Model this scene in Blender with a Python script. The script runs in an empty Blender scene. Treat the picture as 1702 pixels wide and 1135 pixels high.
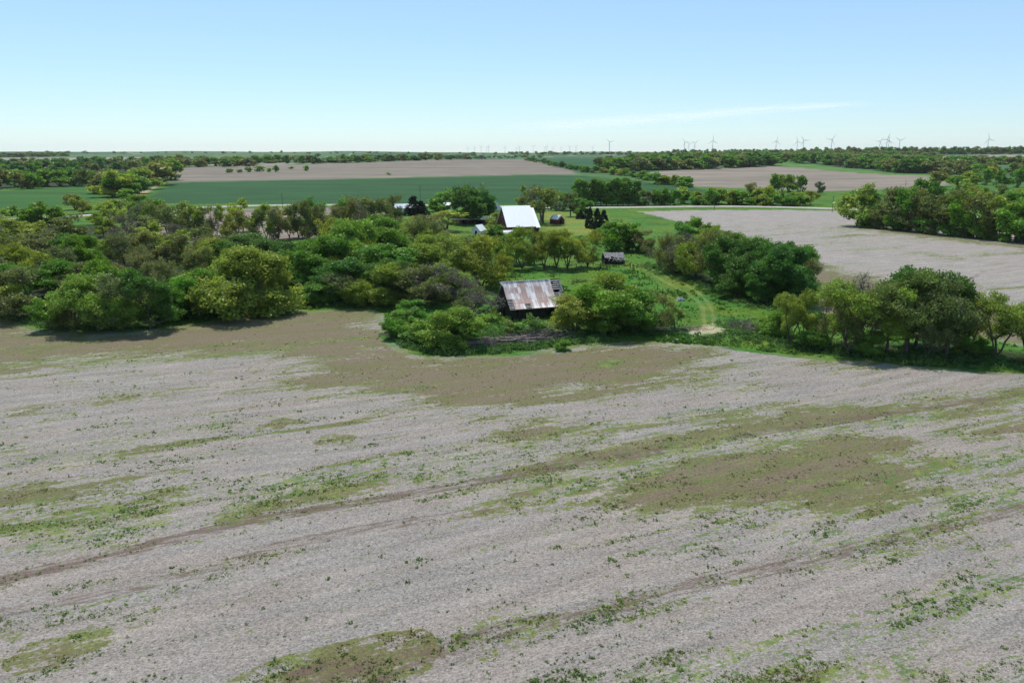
import bpy, math, random
import numpy as np
from mathutils import Vector, Matrix, Euler
random.seed(7); RS = np.random.RandomState(11)
R = math.radians
C = bpy.context.scene.collection
scene = bpy.context.scene

# ------------------------------------------------------------ camera, sky, sun, exposure
HC = 35.0                     # drone height above the field, metres
F = 1262.0                    # focal length in photo pixels (photo 1702 x 1135)
YH = 254.0                    # eye level in the photo
PITCH = math.atan((567.5 - YH) / F)
cam_d = bpy.data.cameras.new('camera'); cam = bpy.data.objects.new('camera', cam_d); C.objects.link(cam)
cam_d.sensor_width = 36; cam_d.lens = F / 1702 * 36
cam_d.clip_start = 0.5; cam_d.clip_end = 80000
cam.location = (0, 0, HC); cam.rotation_euler = (math.pi / 2 - PITCH, 0, 0)
scene.camera = cam
SUN_EL, SUN_AZ = R(61), R(-20)      # azimuth clockwise from +Y
world = bpy.data.worlds.new('World'); scene.world = world; world.use_nodes = True
wn = world.node_tree; wn.nodes.clear()
sky = wn.nodes.new('ShaderNodeTexSky'); sky.sky_type = 'NISHITA'; sky.sun_disc = False
sky.sun_elevation = SUN_EL; sky.sun_rotation = SUN_AZ; sky.altitude = 0
sky.air_density = 1.0; sky.dust_density = 0.0; sky.ozone_density = 3.0
bg = wn.nodes.new('ShaderNodeBackground'); bg.inputs['Strength'].default_value = 0.12
wo = wn.nodes.new('ShaderNodeOutputWorld')
tintn = wn.nodes.new('ShaderNodeMix'); tintn.data_type = 'RGBA'; tintn.blend_type = 'MULTIPLY'; tintn.inputs[0].default_value = 1.0; tintn.inputs[7].default_value = (0.87, 1.0, 1.05, 1)
pale = wn.nodes.new('ShaderNodeMix'); pale.data_type = 'RGBA'; pale.inputs[0].default_value = 0.30; pale.inputs[7].default_value = (5.3, 7.4, 9.9, 1)
wn.links.new(sky.outputs[0], tintn.inputs[6]); wn.links.new(tintn.outputs[2], pale.inputs[6]); wn.links.new(pale.outputs[2], bg.inputs[0]); wn.links.new(bg.outputs[0], wo.inputs[0])
sd_ = bpy.data.lights.new('sun', 'SUN'); sd_.energy = 5.0; sd_.angle = R(0.53); sd_.color = (1.0, 0.94, 0.85)
sun = bpy.data.objects.new('sun', sd_); C.objects.link(sun)
SV = Vector((math.sin(SUN_AZ) * math.cos(SUN_EL), math.cos(SUN_AZ) * math.cos(SUN_EL), math.sin(SUN_EL)))
sun.rotation_euler = SV.to_track_quat('Z', 'Y').to_euler()
scene.view_settings.view_transform = 'Standard'; scene.view_settings.look = 'None'
scene.view_settings.exposure = 0.0; scene.view_settings.gamma = 1.0
scene.render.engine = 'CYCLES'
scene.cycles.max_bounces = 8; scene.cycles.transparent_max_bounces = 8

# ------------------------------------------------------------ noise and terrain
def _h(ix, iy, s):
    n = (ix.astype(np.int64) * 374761393 + iy.astype(np.int64) * 668265263 + s * 974634777) & 0xffffffff
    n = ((n ^ (n >> 13)) * 1274126177) & 0xffffffff
    return ((n ^ (n >> 16)) & 0xffff) / 65535.0
def vn(x, y, s=0):
    ix = np.floor(x); iy = np.floor(y); fx = x - ix; fy = y - iy
    fx = fx * fx * (3 - 2 * fx); fy = fy * fy * (3 - 2 * fy)
    a = _h(ix, iy, s); b = _h(ix + 1, iy, s); c = _h(ix, iy + 1, s); d = _h(ix + 1, iy + 1, s)
    return (a * (1 - fx) + b * fx) * (1 - fy) + (c * (1 - fx) + d * fx) * fy
def fbm(x, y, s=0, o=4):
    t = 0; a = 0.5; w = 0
    for k in range(o):
        t = t + a * vn(x * 2 ** k, y * 2 ** k, s + k * 17); w += a; a *= 0.55
    return t / w
def ss(a, b, x):
    t = np.clip((x - a) / (b - a), 0, 1); return t * t * (3 - 2 * t)
def bump(x, y, cx, cy, sx, sy, h):
    return h * np.exp(-((x - cx) ** 2 / (2 * sx * sx) + (y - cy) ** 2 / (2 * sy * sy)))
def zt(x, y):
    x = np.asarray(x, float); y = np.asarray(y, float)
    r = np.hypot(x, y)
    z = bump(x, y, -60, 1700, 620, 380, 20)
    z = z + bump(x, y, 1250, 1500, 520, 420, 9)
    z = z + bump(x, y, 1250, 2450, 760, 330, 27)
    z = z + 31 * ss(2300, 4300, r) - 8 * ss(5200, 9000, r)
    z = z + bump(x, y, -1500, 4100, 1300, 500, 9) + bump(x, y, 2300, 3500, 1300, 700, 6)
    amp = 0.25 + 2.0 * ss(300, 1600, r) + 3 * ss(2200, 4200, r)
    z = z + amp * (fbm(x / 420 + 9, y / 420 + 3, 5, 2) - 0.5) * 2 * ss(20, 600, r)
    return z
def at(px, py, lo=30.0, hi=15000.0):
    dx = (px - 851) / F; dy = -(py - 567.5) / F
    cp, sp = math.cos(PITCH), math.sin(PITCH)
    d = np.array([dx, cp + dy * sp, -sp + dy * cp]); d = d / np.linalg.norm(d)
    t = np.exp(np.linspace(math.log(lo), math.log(hi), 1600))
    X = d[0] * t; Y = d[1] * t; Z = HC + d[2] * t - zt(X, Y)
    k = np.argmax(Z < 0)
    if not (Z < 0).any():
        k = len(t) - 1
    a, b = t[max(k - 1, 0)], t[k]
    for _ in range(20):
        m = (a + b) / 2
        if HC + d[2] * m - float(zt(d[0] * m, d[1] * m)) < 0: b = m
        else: a = m
    return (d[0] * b, d[1] * b)
def depth(x, y): return y * math.cos(PITCH) + HC * math.sin(PITCH)
def mpp(x, y): return depth(x, y) / F         # metres per photo pixel there
def sdf(poly, X, Y, m=40.0):
    """signed distance, positive inside; -m far outside its box"""
    P = np.array(poly); out = np.full(X.shape, -m)
    sel = (X > P[:, 0].min() - m) & (X < P[:, 0].max() + m) & (Y > P[:, 1].min() - m) & (Y < P[:, 1].max() + m)
    if not sel.any(): return out
    x = X[sel]; y = Y[sel]; d = np.full(x.shape, 1e18); ins = np.zeros(x.shape, bool)
    n = len(P)
    for i in range(n):
        ax, ay = P[i]; bx, by = P[(i + 1) % n]
        ex, ey = bx - ax, by - ay; L = ex * ex + ey * ey + 1e-9
        t = np.clip(((x - ax) * ex + (y - ay) * ey) / L, 0, 1)
        d = np.minimum(d, (x - ax - t * ex) ** 2 + (y - ay - t * ey) ** 2)
        c = ((ay > y) != (by > y)) & (x < (bx - ax) * (y - ay) / (by - ay + 1e-12) + ax)
        ins ^= c
    d = np.sqrt(d); out[sel] = np.where(ins, d, -np.minimum(d, m)); return out
def sdl(line, X, Y, m=30.0):
    """distance to a polyline"""
    P = np.array(line); out = np.full(X.shape, m)
    sel = (X > P[:, 0].min() - m) & (X < P[:, 0].max() + m) & (Y > P[:, 1].min() - m) & (Y < P[:, 1].max() + m)
    if not sel.any(): return out
    x = X[sel]; y = Y[sel]; d = np.full(x.shape, 1e18)
    for i in range(len(P) - 1):
        ax, ay = P[i]; bx, by = P[i + 1]
        ex, ey = bx - ax, by - ay; L = ex * ex + ey * ey + 1e-9
        t = np.clip(((x - ax) * ex + (y - ay) * ey) / L, 0, 1)
        d = np.minimum(d, (x - ax - t * ex) ** 2 + (y - ay - t * ey) ** 2)
    out[sel] = np.minimum(np.sqrt(d), m); return out
def W(pts): return [at(a, b) for a, b in pts]

# ------------------------------------------------------------ materials
def mat(name):
    m = bpy.data.materials.new(name); m.use_nodes = True; m.node_tree.nodes.clear(); return m
class NT:
    def __init__(s, m): s.t = m.node_tree
    def n(s, typ, ins=None, **kw):
        nd = s.t.nodes.new('ShaderNode' + typ)
        for k, v in kw.items(): setattr(nd, k, v)
        for k, v in (ins or {}).items():
            if hasattr(v, 'bl_idname') and hasattr(v, 'outputs'): v = v.outputs[0]
            if isinstance(v, bpy.types.NodeSocket): s.t.links.new(v, nd.inputs[k])
            else: nd.inputs[k].default_value = v
        return nd
    def math(s, op, a, b=0.5, c=0.5, clamp=False):
        return s.n('Math', {0: a, 1: b, 2: c}, operation=op, use_clamp=clamp).outputs[0]
    def mix(s, f, a, b, mode='MIX'):
        nd = s.t.nodes.new('ShaderNodeMix'); nd.data_type = 'RGBA'; nd.blend_type = mode
        for i, v in ((0, f), (6, a), (7, b)):
            if isinstance(v, bpy.types.NodeSocket): s.t.links.new(v, nd.inputs[i])
            elif i == 0: nd.inputs[0].default_value = v
            else: nd.inputs[i].default_value = (*v[:3], 1)
        return nd.outputs[2]
    def step(s, x, a, b):
        nd = s.n('MapRange', {0: x, 1: a, 2: b, 3: 0.0, 4: 1.0}, interpolation_type='SMOOTHSTEP'); return nd.outputs[0]
    def noise(s, vec, scale, detail=3, rough=0.55, dist=0.0):
        return s.n('TexNoise', {'Vector': vec, 'Scale': scale, 'Detail': detail, 'Roughness': rough, 'Distortion': dist}).outputs[0]
def surf(m, t, sh, **k):
    o = t.n('OutputMaterial', {0: sh}); return m

STREAK = math.atan2(at(1702, 650)[1] - at(0, 965)[1], at(1702, 650)[0] - at(0, 965)[0])
def ground_material():
    m = mat('ground'); t = NT(m)
    geo = t.n('NewGeometry'); pos = geo.outputs['Position']
    base = t.n('Attribute', attribute_name='base').outputs['Color']
    cov = t.n('SeparateColor', {0: t.n('Attribute', attribute_name='cov').outputs['Color']})
    knd = t.n('SeparateColor', {0: t.n('Attribute', attribute_name='knd').outputs['Color']})
    OL, GR, SO = cov.outputs[0], cov.outputs[1], cov.outputs[2]
    STB, GRS, ROW = knd.outputs[0], knd.outputs[1], knd.outputs[2]
    st = t.n('Mapping', {'Vector': pos, 'Rotation': (0, 0, -STREAK), 'Scale': (1, 1, 1)}).outputs[0]
    stx = t.n('Mapping', {'Vector': st, 'Scale': (0.16, 1.0, 1.0)}).outputs[0]
    fine = t.noise(pos, 5.5, 4, 0.75)
    fine2 = t.noise(pos, 1.9, 3, 0.7)
    big = t.noise(pos, 0.05, 4, 0.6)
    streak = t.noise(stx, 0.55, 5, 0.65)
    # dead stalks: short pale and dark strokes
    ms = t.n('Mapping', {'Vector': st, 'Rotation': (0, 0, 0.35), 'Scale': (2.6, 7.0, 1.0)}).outputs[0]
    stroke = t.noise(ms, 1.0, 3, 0.8, 0.6)
    v = t.math('MULTIPLY_ADD', fine, 2.7, -0.35)
    v = t.math('ADD', v, t.math('MULTIPLY_ADD', stroke, 1.9, -0.95))
    v = t.math('ADD', v, t.math('MULTIPLY_ADD', streak, 1.1, -0.55))
    v = t.math('ADD', v, t.math('MULTIPLY_ADD', fine2, 1.1, -0.55))
    v = t.math('MAXIMUM', v, 0.22)
    hue = t.mix(t.step(t.noise(stx, 0.25, 3, 0.6), 0.35, 0.65), (1.05, 0.985, 0.945), (1.0, 0.995, 0.99))
    stub = t.mix(1.0, t.mix(1.0, base, hue, 'MULTIPLY'), t.n('CombineColor', {0: v, 1: v, 2: v}).outputs[0], 'MULTIPLY')
    # grass: clumps
    gn = t.noise(pos, 0.55, 5, 0.7); gn2 = t.noise(pos, 2.6, 4, 0.75); gbig = t.noise(pos, 0.07, 4, 0.6)
    gv = t.math('ADD', t.math('MULTIPLY_ADD', gn, 1.5, 0.25), t.math('MULTIPLY_ADD', gn2, 1.5, -0.75))
    gv = t.math('MAXIMUM', gv, 0.3)
    ghue = t.mix(t.step(gbig, 0.35, 0.65), (1.3, 1.02, 0.8), (0.75, 1.0, 0.95))
    grass = t.mix(1.0, t.mix(1.0, base, ghue, 'MULTIPLY'), t.n('CombineColor', {0: gv, 1: gv, 2: gv}).outputs[0], 'MULTIPLY')
    # far crops: broad mottling and faint drill rows
    cm = t.n('Mapping', {'Vector': pos, 'Scale': (0.004, 0.03, 1)}).outputs[0]
    cv = t.math('MULTIPLY_ADD', t.noise(cm, 1.0, 5, 0.65), 1.3, 0.35)
    cv = t.math('ADD', cv, t.math('MULTIPLY_ADD', t.noise(pos, 0.02, 5, 0.65), 0.5, -0.25))
    cv = t.math('ADD', cv, t.math('MULTIPLY_ADD', t.noise(cm, 6.0, 3, 0.6), 1.0, -0.5))
    crop = t.mix(1.0, base, t.n('CombineColor', {0: cv, 1: cv, 2: cv}).outputs[0], 'MULTIPLY')
    col = t.mix(GRS, stub, grass); col = t.mix(ROW, col, crop)
    # olive and rusty mats of dying weeds
    on = t.math('ADD', t.math('MULTIPLY', t.noise(stx, 0.9, 5, 0.75), 0.55), t.math('MULTIPLY', t.noise(pos, 1.1, 4, 0.75), 0.45))
    om = t.step(t.math('ADD', OL, t.math('MULTIPLY_ADD', on, 3.8, -1.9)), 0.42, 0.62)
    oc = t.mix(t.step(t.math('ADD', t.noise(stx, 0.33, 4, 0.6), t.math('MULTIPLY_ADD', OL, -0.42, 0.38)), 0.40, 0.60), (0.138, 0.108, 0.066), (0.112, 0.110, 0.038))
    edge = t.step(OL, 0.75, 0.45)
    oc = t.mix(t.math('MULTIPLY', edge, 0.85), oc, (0.125, 0.155, 0.035))
    ov = t.math('MAXIMUM', t.math('ADD', t.math('MULTIPLY_ADD', t.noise(pos, 3.4, 4, 0.8), 2.8, -0.45), t.math('MULTIPLY_ADD', stroke, 0.7, -0.35)), 0.25)
    oc = t.mix(1.0, oc, t.n('CombineColor', {0: ov, 1: ov, 2: ov}).outputs[0], 'MULTIPLY')
    col = t.mix(t.math('MULTIPLY', om, 0.92), col, oc)
    # bare dark soil lines in the stubble
    sm = t.step(t.math('ADD', SO, t.math('MULTIPLY_ADD', t.noise(stx, 1.6, 4, 0.7), 1.4, -0.7)), 0.42, 0.7)
    sm = t.math('MULTIPLY', sm, 0.85)
    col = t.mix(sm, col, t.mix(fine, (0.055, 0.036, 0.026), (0.16, 0.115, 0.09)))
    # green weeds
    gnn = t.math('ADD', t.math('MULTIPLY', t.noise(pos, 1.3, 4, 0.8), 0.6), t.math('MULTIPLY', t.noise(stx, 1.8, 3, 0.7), 0.4))
    gm = t.step(t.math('ADD', GR, t.math('MULTIPLY_ADD', gnn, 3.6, -1.8)), 0.45, 0.66)
    gc = t.mix(t.step(t.noise(pos, 0.3, 3, 0.6), 0.4, 0.6), (0.070, 0.135, 0.028), (0.155, 0.195, 0.050))
    gvv = t.math('MAXIMUM', t.math('MULTIPLY_ADD', t.noise(pos, 4.2, 3, 0.8), 2.2, -0.15), 0.25)
    gc = t.mix(1.0, gc, t.n('CombineColor', {0: gvv, 1: gvv, 2: gvv}).outputs[0], 'MULTIPLY')
    col = t.mix(t.math('MULTIPLY', gm, 0.85), col, gc)
    bh = t.math('ADD', t.math('MULTIPLY', stroke, 0.5), fine)
    bh = t.math('ADD', bh, t.math('MULTIPLY', GRS, t.math('MULTIPLY', gn, 3.0)))
    bmp = t.n('Bump', {'Strength': 0.5, 'Distance': 0.12, 'Height': bh})
    p = t.n('BsdfPrincipled', {'Base Color': col, 'Roughness': 0.85, 'Normal': bmp.outputs[0], 'Specular IOR Level': t.math('MULTIPLY_ADD', STB, 0.12, 0.06)})
    return surf(m, t, p)
M_GROUND = ground_material()

def leaf_material():
    m = mat('leaf'); t = NT(m)
    oc = t.n('ObjectInfo').outputs['Color']; a = t.n('Attribute', attribute_name='tint').outputs['Color']
    c = t.mix(1.0, oc, a, 'MULTIPLY')
    d = t.n('BsdfDiffuse', {'Color': c}); hs = t.n('HueSaturation', {'Hue': 0.512, 'Saturation': 1.08, 'Value': 1.45, 'Color': c})
    tr = t.n('BsdfTranslucent', {'Color': hs})
    mx = t.n('MixShader', {0: 0.36, 1: d, 2: tr})
    gl = t.n('BsdfGlossy', {'Roughness': 0.45, 'Color': (0.6, 0.6, 0.6, 1)})
    mx2 = t.n('MixShader', {0: 0.03, 1: mx, 2: gl})
    return surf(m, t, mx2)
def simple(name, c, rough=0.8, metal=0.0, var=0.3, scale=2.0, spec=0.3, c2=None, stretch=None, bump=0.0):
    m = mat(name); t = NT(m)
    co = t.n('TexCoord').outputs['Object']
    if stretch: co = t.n('Mapping', {'Vector': co, 'Scale': stretch}).outputs[0]
    n = t.noise(co, scale, 5, 0.7)
    c2 = c2 or tuple(x * (1 - var) for x in c)
    col = t.mix(t.step(n, 0.35, 0.65), c2, c)
    ins = {'Base Color': col, 'Roughness': rough, 'Metallic': metal, 'Specular IOR Level': spec}
    if bump: ins['Normal'] = t.n('Bump', {'Strength': bump, 'Distance': 0.05, 'Height': n}).outputs[0]
    return surf(m, t, t.n('BsdfPrincipled', ins))
M_LEAF = leaf_material()
M_BARK = simple('bark', (0.15, 0.12, 0.095), 0.95, scale=3, c2=(0.06, 0.05, 0.04), spec=0.1)
M_BARE = simple('grey_bark', (0.20, 0.18, 0.165), 0.95, scale=3, c2=(0.11, 0.10, 0.09), spec=0.1)
M_WOOD = simple('weathered_board', (0.06, 0.052, 0.047), 0.9, scale=3, c2=(0.018, 0.015, 0.014), stretch=(6, 6, 0.6), spec=0.1)  # board tone lowered to take in the shade under the barn eaves
M_SLAT = simple('bleached_lath', (0.66, 0.62, 0.59), 0.9, scale=4, c2=(0.22, 0.2, 0.18), spec=0.1)
M_LOG = simple('dead_wood', (0.34, 0.29, 0.26), 0.95, scale=2.5, c2=(0.10, 0.08, 0.07), stretch=(1, 1, 5), spec=0.1)
M_WHITEP = simple('white_paint', (0.74, 0.76, 0.79), 0.6, var=0.12, scale=1.0)
M_GALV = simple('galvanised_roof', (0.93, 0.94, 0.95), 0.42, metal=0.35, var=0.06, scale=0.6, spec=0.9)
M_ROOFW = simple('white_roof_metal', (0.94, 0.94, 0.92), 0.38, metal=0.0, var=0.05, scale=0.5, spec=1.0, stretch=(3, 0.3, 1))
M_RED = simple('faded_red_board', (0.16, 0.05, 0.04), 0.9, scale=3, c2=(0.06, 0.025, 0.02), stretch=(5, 5, 0.6), spec=0.1)
M_DARK = simple('opening_shade', (0.012, 0.012, 0.013), 0.95, spec=0.05)  # near-black colour standing in for the unlit inside of door openings
M_GLASS = simple('window_glass', (0.03, 0.04, 0.05), 0.1, spec=0.6)
M_SHINGLE = simple('broken_shingle', (0.36, 0.35, 0.36), 0.9, scale=2.6, c2=(0.10, 0.095, 0.10), spec=0.15, bump=0.4)
M_TURB = simple('turbine_white', (0.78, 0.79, 0.80), 0.5, var=0.04, scale=0.1)
M_GRAVEL = simple('road_gravel', (0.42, 0.39, 0.35), 0.95, var=0.2, scale=0.3, spec=0.1)
M_STONE = simple('pale_tarp', (0.62, 0.62, 0.60), 0.8, var=0.35, scale=3)
M_CONC = simple('dark_metal', (0.12, 0.12, 0.13), 0.5, metal=0.6)

def rust_roof():
    m = mat('rusty_sheet_iron'); t = NT(m)
    co = t.n('TexCoord').outputs['Object']
    a = t.n('Attribute', attribute_name='tint').outputs['Fac']
    lng = t.n('Mapping', {'Vector': co, 'Scale': (2.6, 0.30, 0.30)}).outputs[0]
    n = t.noise(lng, 1.4, 5, 0.7); n2 = t.noise(co, 0.55, 4, 0.6)
    f = t.math('ADD', t.math('ADD', t.math('MULTIPLY_ADD', n, 1.8, -0.9), a), t.math('MULTIPLY_ADD', n2, 1.3, -0.65))
    f = t.step(f, 0.1, 1.0)
    rust = t.mix(t.noise(co, 1.7, 4, 0.7), (0.38, 0.225, 0.185), (0.56, 0.39, 0.335))
    col = t.mix(f, (0.90, 0.86, 0.83), rust)
    wv = t.n('TexWave', {'Vector': co, 'Scale': 2.1, 'Distortion': 0.0}, wave_type='BANDS', bands_direction='X').outputs['Fac']
    col = t.mix(t.math('MULTIPLY', wv, 0.0), col, (0.1, 0.06, 0.05))
    p = t.n('BsdfPrincipled', {'Base Color': col, 'Metallic': t.math('MULTIPLY_ADD', f, -0.0, 0.0), 'Roughness': t.math('MULTIPLY_ADD', f, 0.2, 0.45), 'Specular IOR Level': 0.5})
    return surf(m, t, p)
M_RUST = rust_roof()

# ------------------------------------------------------------ mesh and object helpers
def np_mesh(name, V, Q, mt, tint=None, smooth=False):
    """V (n,3), Q (m,k) faces of equal size; tint per-vertex rgb"""
    V = np.asarray(V, np.float32); Q = np.asarray(Q, np.int32)
    me = bpy.data.meshes.new(name); k = Q.shape[1]
    me.vertices.add(len(V)); me.vertices.foreach_set('co', V.ravel())
    me.loops.add(Q.size); me.loops.foreach_set('vertex_index', Q.ravel())
    me.polygons.add(len(Q)); me.polygons.foreach_set('loop_start', np.arange(0, Q.size, k, dtype=np.int32))
    me.polygons.foreach_set('loop_total', np.full(len(Q), k, np.int32))
    if tint is not None:
        addcol(me, 'tint', tint)
    me.update(calc_edges=True)
    me.polygons.foreach_set('use_smooth', np.full(len(Q), bool(smooth)))
    me.materials.append(mt); return me
def addcol(me, name, c):
    a = me.color_attributes.new(name, 'FLOAT_COLOR', 'POINT')
    c4 = np.ones((len(c), 4), np.float32); c4[:, :3] = np.asarray(c).reshape(len(c), -1)[:, :3] if np.ndim(c) > 1 else np.asarray(c)[:, None]
    a.data.foreach_set('color', c4.ravel())
def link(name, me, parent=None, loc=None):
    o = bpy.data.objects.new(name, me); C.objects.link(o)
    if parent is not None: o.parent = parent
    if loc is not None: o.location = loc
    return o
def tag(o, label=None, cat=None, group=None, kind=None):
    if label:
        assert 4 <= len(label.split()) <= 16, label
        o['label'] = label
    if cat: o['category'] = cat
    if group: o['group'] = group
    if kind: o['kind'] = kind
    return o
def empty(name, loc, rz=0, **k):
    o = link(name, None, loc=loc); o.rotation_euler = (0, 0, rz); o.empty_display_size = 0.5
    return tag(o, **k)
class MB:
    def __init__(s): s.v = []; s.f = []
    def box(s, x0, x1, y0, y1, z0, z1):
        b = len(s.v)
        s.v += [(x0, y0, z0), (x1, y0, z0), (x1, y1, z0), (x0, y1, z0), (x0, y0, z1), (x1, y0, z1), (x1, y1, z1), (x0, y1, z1)]
        s.f += [tuple(b + i for i in q) for q in ((0, 3, 2, 1), (4, 5, 6, 7), (0, 1, 5, 4), (1, 2, 6, 5), (2, 3, 7, 6), (3, 0, 4, 7))]
        return s
    def bar(s, p, q, w, h=None):
        p = Vector(p); q = Vector(q); d = (q - p).normalized(); h = h or w
        u = d.cross(Vector((0, 0, 1)));
        if u.length < 1e-3: u = Vector((1, 0, 0))
        u.normalize(); n = u.cross(d); b = len(s.v)
        for e in (p, q):
            for a, c in ((-1, -1), (1, -1), (1, 1), (-1, 1)): s.v.append(tuple(e + u * a * w / 2 + n * c * h / 2))
        s.f += [tuple(b + i for i in k) for k in ((0, 1, 2, 3), (7, 6, 5, 4), (0, 4, 5, 1), (1, 5, 6, 2), (2, 6, 7, 3), (3, 7, 4, 0))]
        return s
    def tube(s, pts, rad, n=6):
        b = len(s.v); pts = [Vector(p) for p in pts]
        for i, p in enumerate(pts):
            d = (pts[min(i + 1, len(pts) - 1)] - pts[max(i - 1, 0)]).normalized()
            u = d.cross(Vector((0.3, 0.1, 1))); u = u.normalized() if u.length > 1e-3 else Vector((1, 0, 0)); w = u.cross(d)
            for k in range(n):
                a = 2 * math.pi * k / n; s.v.append(tuple(p + (u * math.cos(a) + w * math.sin(a)) * rad[i]))
        for i in range(len(pts) - 1):
            for k in range(n):
                k2 = (k + 1) % n; s.f.append((b + i * n + k, b + i * n + k2, b + (i + 1) * n + k2, b + (i + 1) * n + k))
        s.f.append(tuple(b + k for k in range(n))[::-1]); s.f.append(tuple(b + (len(pts) - 1) * n + k for k in range(n)))
        return s
    def poly(s, pts, th):
        """planar polygon thickened by vector th"""
        b = len(s.v); n = len(pts); th = Vector(th)
        s.v += [tuple(p) for p in pts] + [tuple(Vector(p) + th) for p in pts]
        s.f.append(tuple(b + i for i in range(n))[::-1]); s.f.append(tuple(b + n + i for i in range(n)))
        for i in range(n):
            j = (i + 1) % n; s.f.append((b + i, b + j, b + n + j, b + n + i))
        return s
    def build(s, name, mt, parent=None, smooth=False):
        me = bpy.data.meshes.new(name); me.from_pydata(s.v, [], s.f); me.update(); me.materials.append(mt)
        if smooth: me.polygons.foreach_set('use_smooth', np.ones(len(me.polygons), bool))
        return link(name, me, parent)

# ------------------------------------------------------------ zones of the land (pixel outlines projected on the terrain)
EDGE = [(-700, 560), (-300, 530), (0, 530), (60, 547), (140, 551), (210, 553), (275, 546), (340, 536), (400, 531), (480, 518), (560, 514), (610, 515), (630, 522), (638, 548),
        (642, 565), (668, 583), (730, 594), (800, 594), (870, 588), (950, 577), (1000, 572), (1080, 570), (1150, 574), (1230, 581), (1300, 590), (1400, 599),
        (1500, 609), (1600, 616), (1702, 624), (1900, 640), (2300, 680)]
P_EDGE = W(EDGE)
P_STUB = P_EDGE + [(140, 20), (200, -120), (-200, -120), (-160, 20)]
Z = {}
Z['tan'] = W([(1062, 352), (1120, 350), (1200, 349), (1300, 349), (1390, 351), (1420, 356), (1500, 365), (1560, 372), (1640, 382), (1702, 390), (1900, 410), (2200, 640), (1900, 600), (1702, 575), (1640, 560), (1560, 562), (1450, 550),
               (1360, 520), (1330, 470), (1290, 440), (1240, 410), (1200, 388), (1150, 374), (1120, 366), (1085, 358)])
Z['hedgetan'] = W([(215, 356), (300, 352), (400, 347), (500, 346), (650, 346), (655, 360), (640, 385), (540, 396), (400, 400), (330, 402), (215, 395)])
Z['yard'] = W([(900, 352), (960, 352), (1010, 356), (1010, 385), (960, 392), (905, 388)])
Z['green1'] = W([(232, 336), (262, 318), (285, 305), (400, 301.5), (600, 298), (800, 293), (900, 291), (960, 291.5), (1050, 300), (1130, 308), (1195, 320), (1215, 330), (1150, 337), (1000, 343), (850, 340), (700, 339), (400, 339), (250, 338)])
Z['green0'] = W([(-300, 330), (0, 318), (90, 312), (170, 309), (186, 325), (140, 335), (60, 350), (0, 360), (-300, 380)])
Z['purple1'] = W([(282, 303), (284, 292), (290, 280), (380, 277), (470, 275), (560, 272), (700, 267), (800, 264), (875, 265), (905, 272), (950, 284), (962, 290.5), (900, 290), (800, 292), (600, 297), (400, 300.5)])
Z['purple2'] = W([(1078, 288), (1100, 283), (1200, 279), (1285, 276), (1340, 280), (1420, 287), (1500, 292), (1580, 293), (1600, 300), (1560, 310), (1380, 318), (1230, 313), (1150, 310), (1090, 300)])
Z['strip'] = W([(1288, 268), (1340, 272), (1400, 279), (1500, 289), (1590, 291), (1560, 294), (1500, 292), (1420, 287), (1340, 280), (1287, 275)])
Z['green2'] = W([(882, 262), (1000, 261.5), (1110, 262), (1080, 268), (1000, 280), (960, 287), (930, 278), (905, 271.5), (880, 265)])
Z['field3'] = W([(1540, 262), (1560, 259.5), (1640, 257.5), (1760, 258), (1760, 264), (1640, 263), (1580, 264)])
Z['green3'] = W([(1420, 259), (1500, 258.5), (1545, 262), (1600, 265), (1760, 266), (1760, 272), (1600, 270), (1500, 266), (1420, 262)])
Z['pale0'] = W([(-200, 266), (0, 263), (100, 262.5), (300, 262.5), (480, 265), (520, 267), (300, 266.5), (100, 266), (0, 266)])
Z['pale1'] = W([(560, 266), (640, 264.5), (700, 265), (640, 267), (580, 268)])
Z['pale2'] = W([(400, 271), (520, 271.5), (700, 265.5), (560, 270.5), (440, 275), (300, 277)])
ROADPX = [(-320, 371), (-60, 368), (40, 366), (130, 360), (230, 352), (330, 345), (420, 341.5), (520, 341), (620, 341), (700, 341), (780, 342.5), (860, 345), (960, 346), (1050, 345.5), (1140, 343.5), (1220, 343), (1300, 344.5), (1380, 347), (1450, 349), (1520, 353), (1620, 362), (1702, 370), (1900, 390)]
ROAD = W(ROADPX)
RUT1 = W([(1046, 438), (1062, 443), (1080, 453), (1100, 465), (1125, 479), (1145, 490), (1160, 500), (1168, 512), (1170, 528), (1172, 545), (1180, 556)])
RUT2 = W([(1060, 440), (1085, 448), (1112, 461), (1140, 474), (1160, 486), (1172, 498), (1182, 510), (1186, 526), (1185, 545), (1195, 556)])
BARE = W([(1135, 548), (1160, 541), (1185, 539), (1205, 545), (1210, 552), (1195, 560), (1160, 560), (1140, 555)])
DRY = W([(1070, 446), (1110, 452), (1160, 478), (1190, 500), (1200, 540), (1250, 560), (1200, 572), (1130, 562), (1120, 545), (1160, 535), (1160, 505), (1120, 482), (1080, 462)])
FTRACK = W([(203, 335), (225, 328), (245, 315), (268, 305)])
BRIGHT1 = W([(815, 505), (830, 470), (800, 440), (860, 455), (1000, 447), (1060, 450), (1100, 470), (1100, 500), (1000, 470), (960, 460), (940, 520), (930, 545), (860, 560), (800, 545)])
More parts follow.
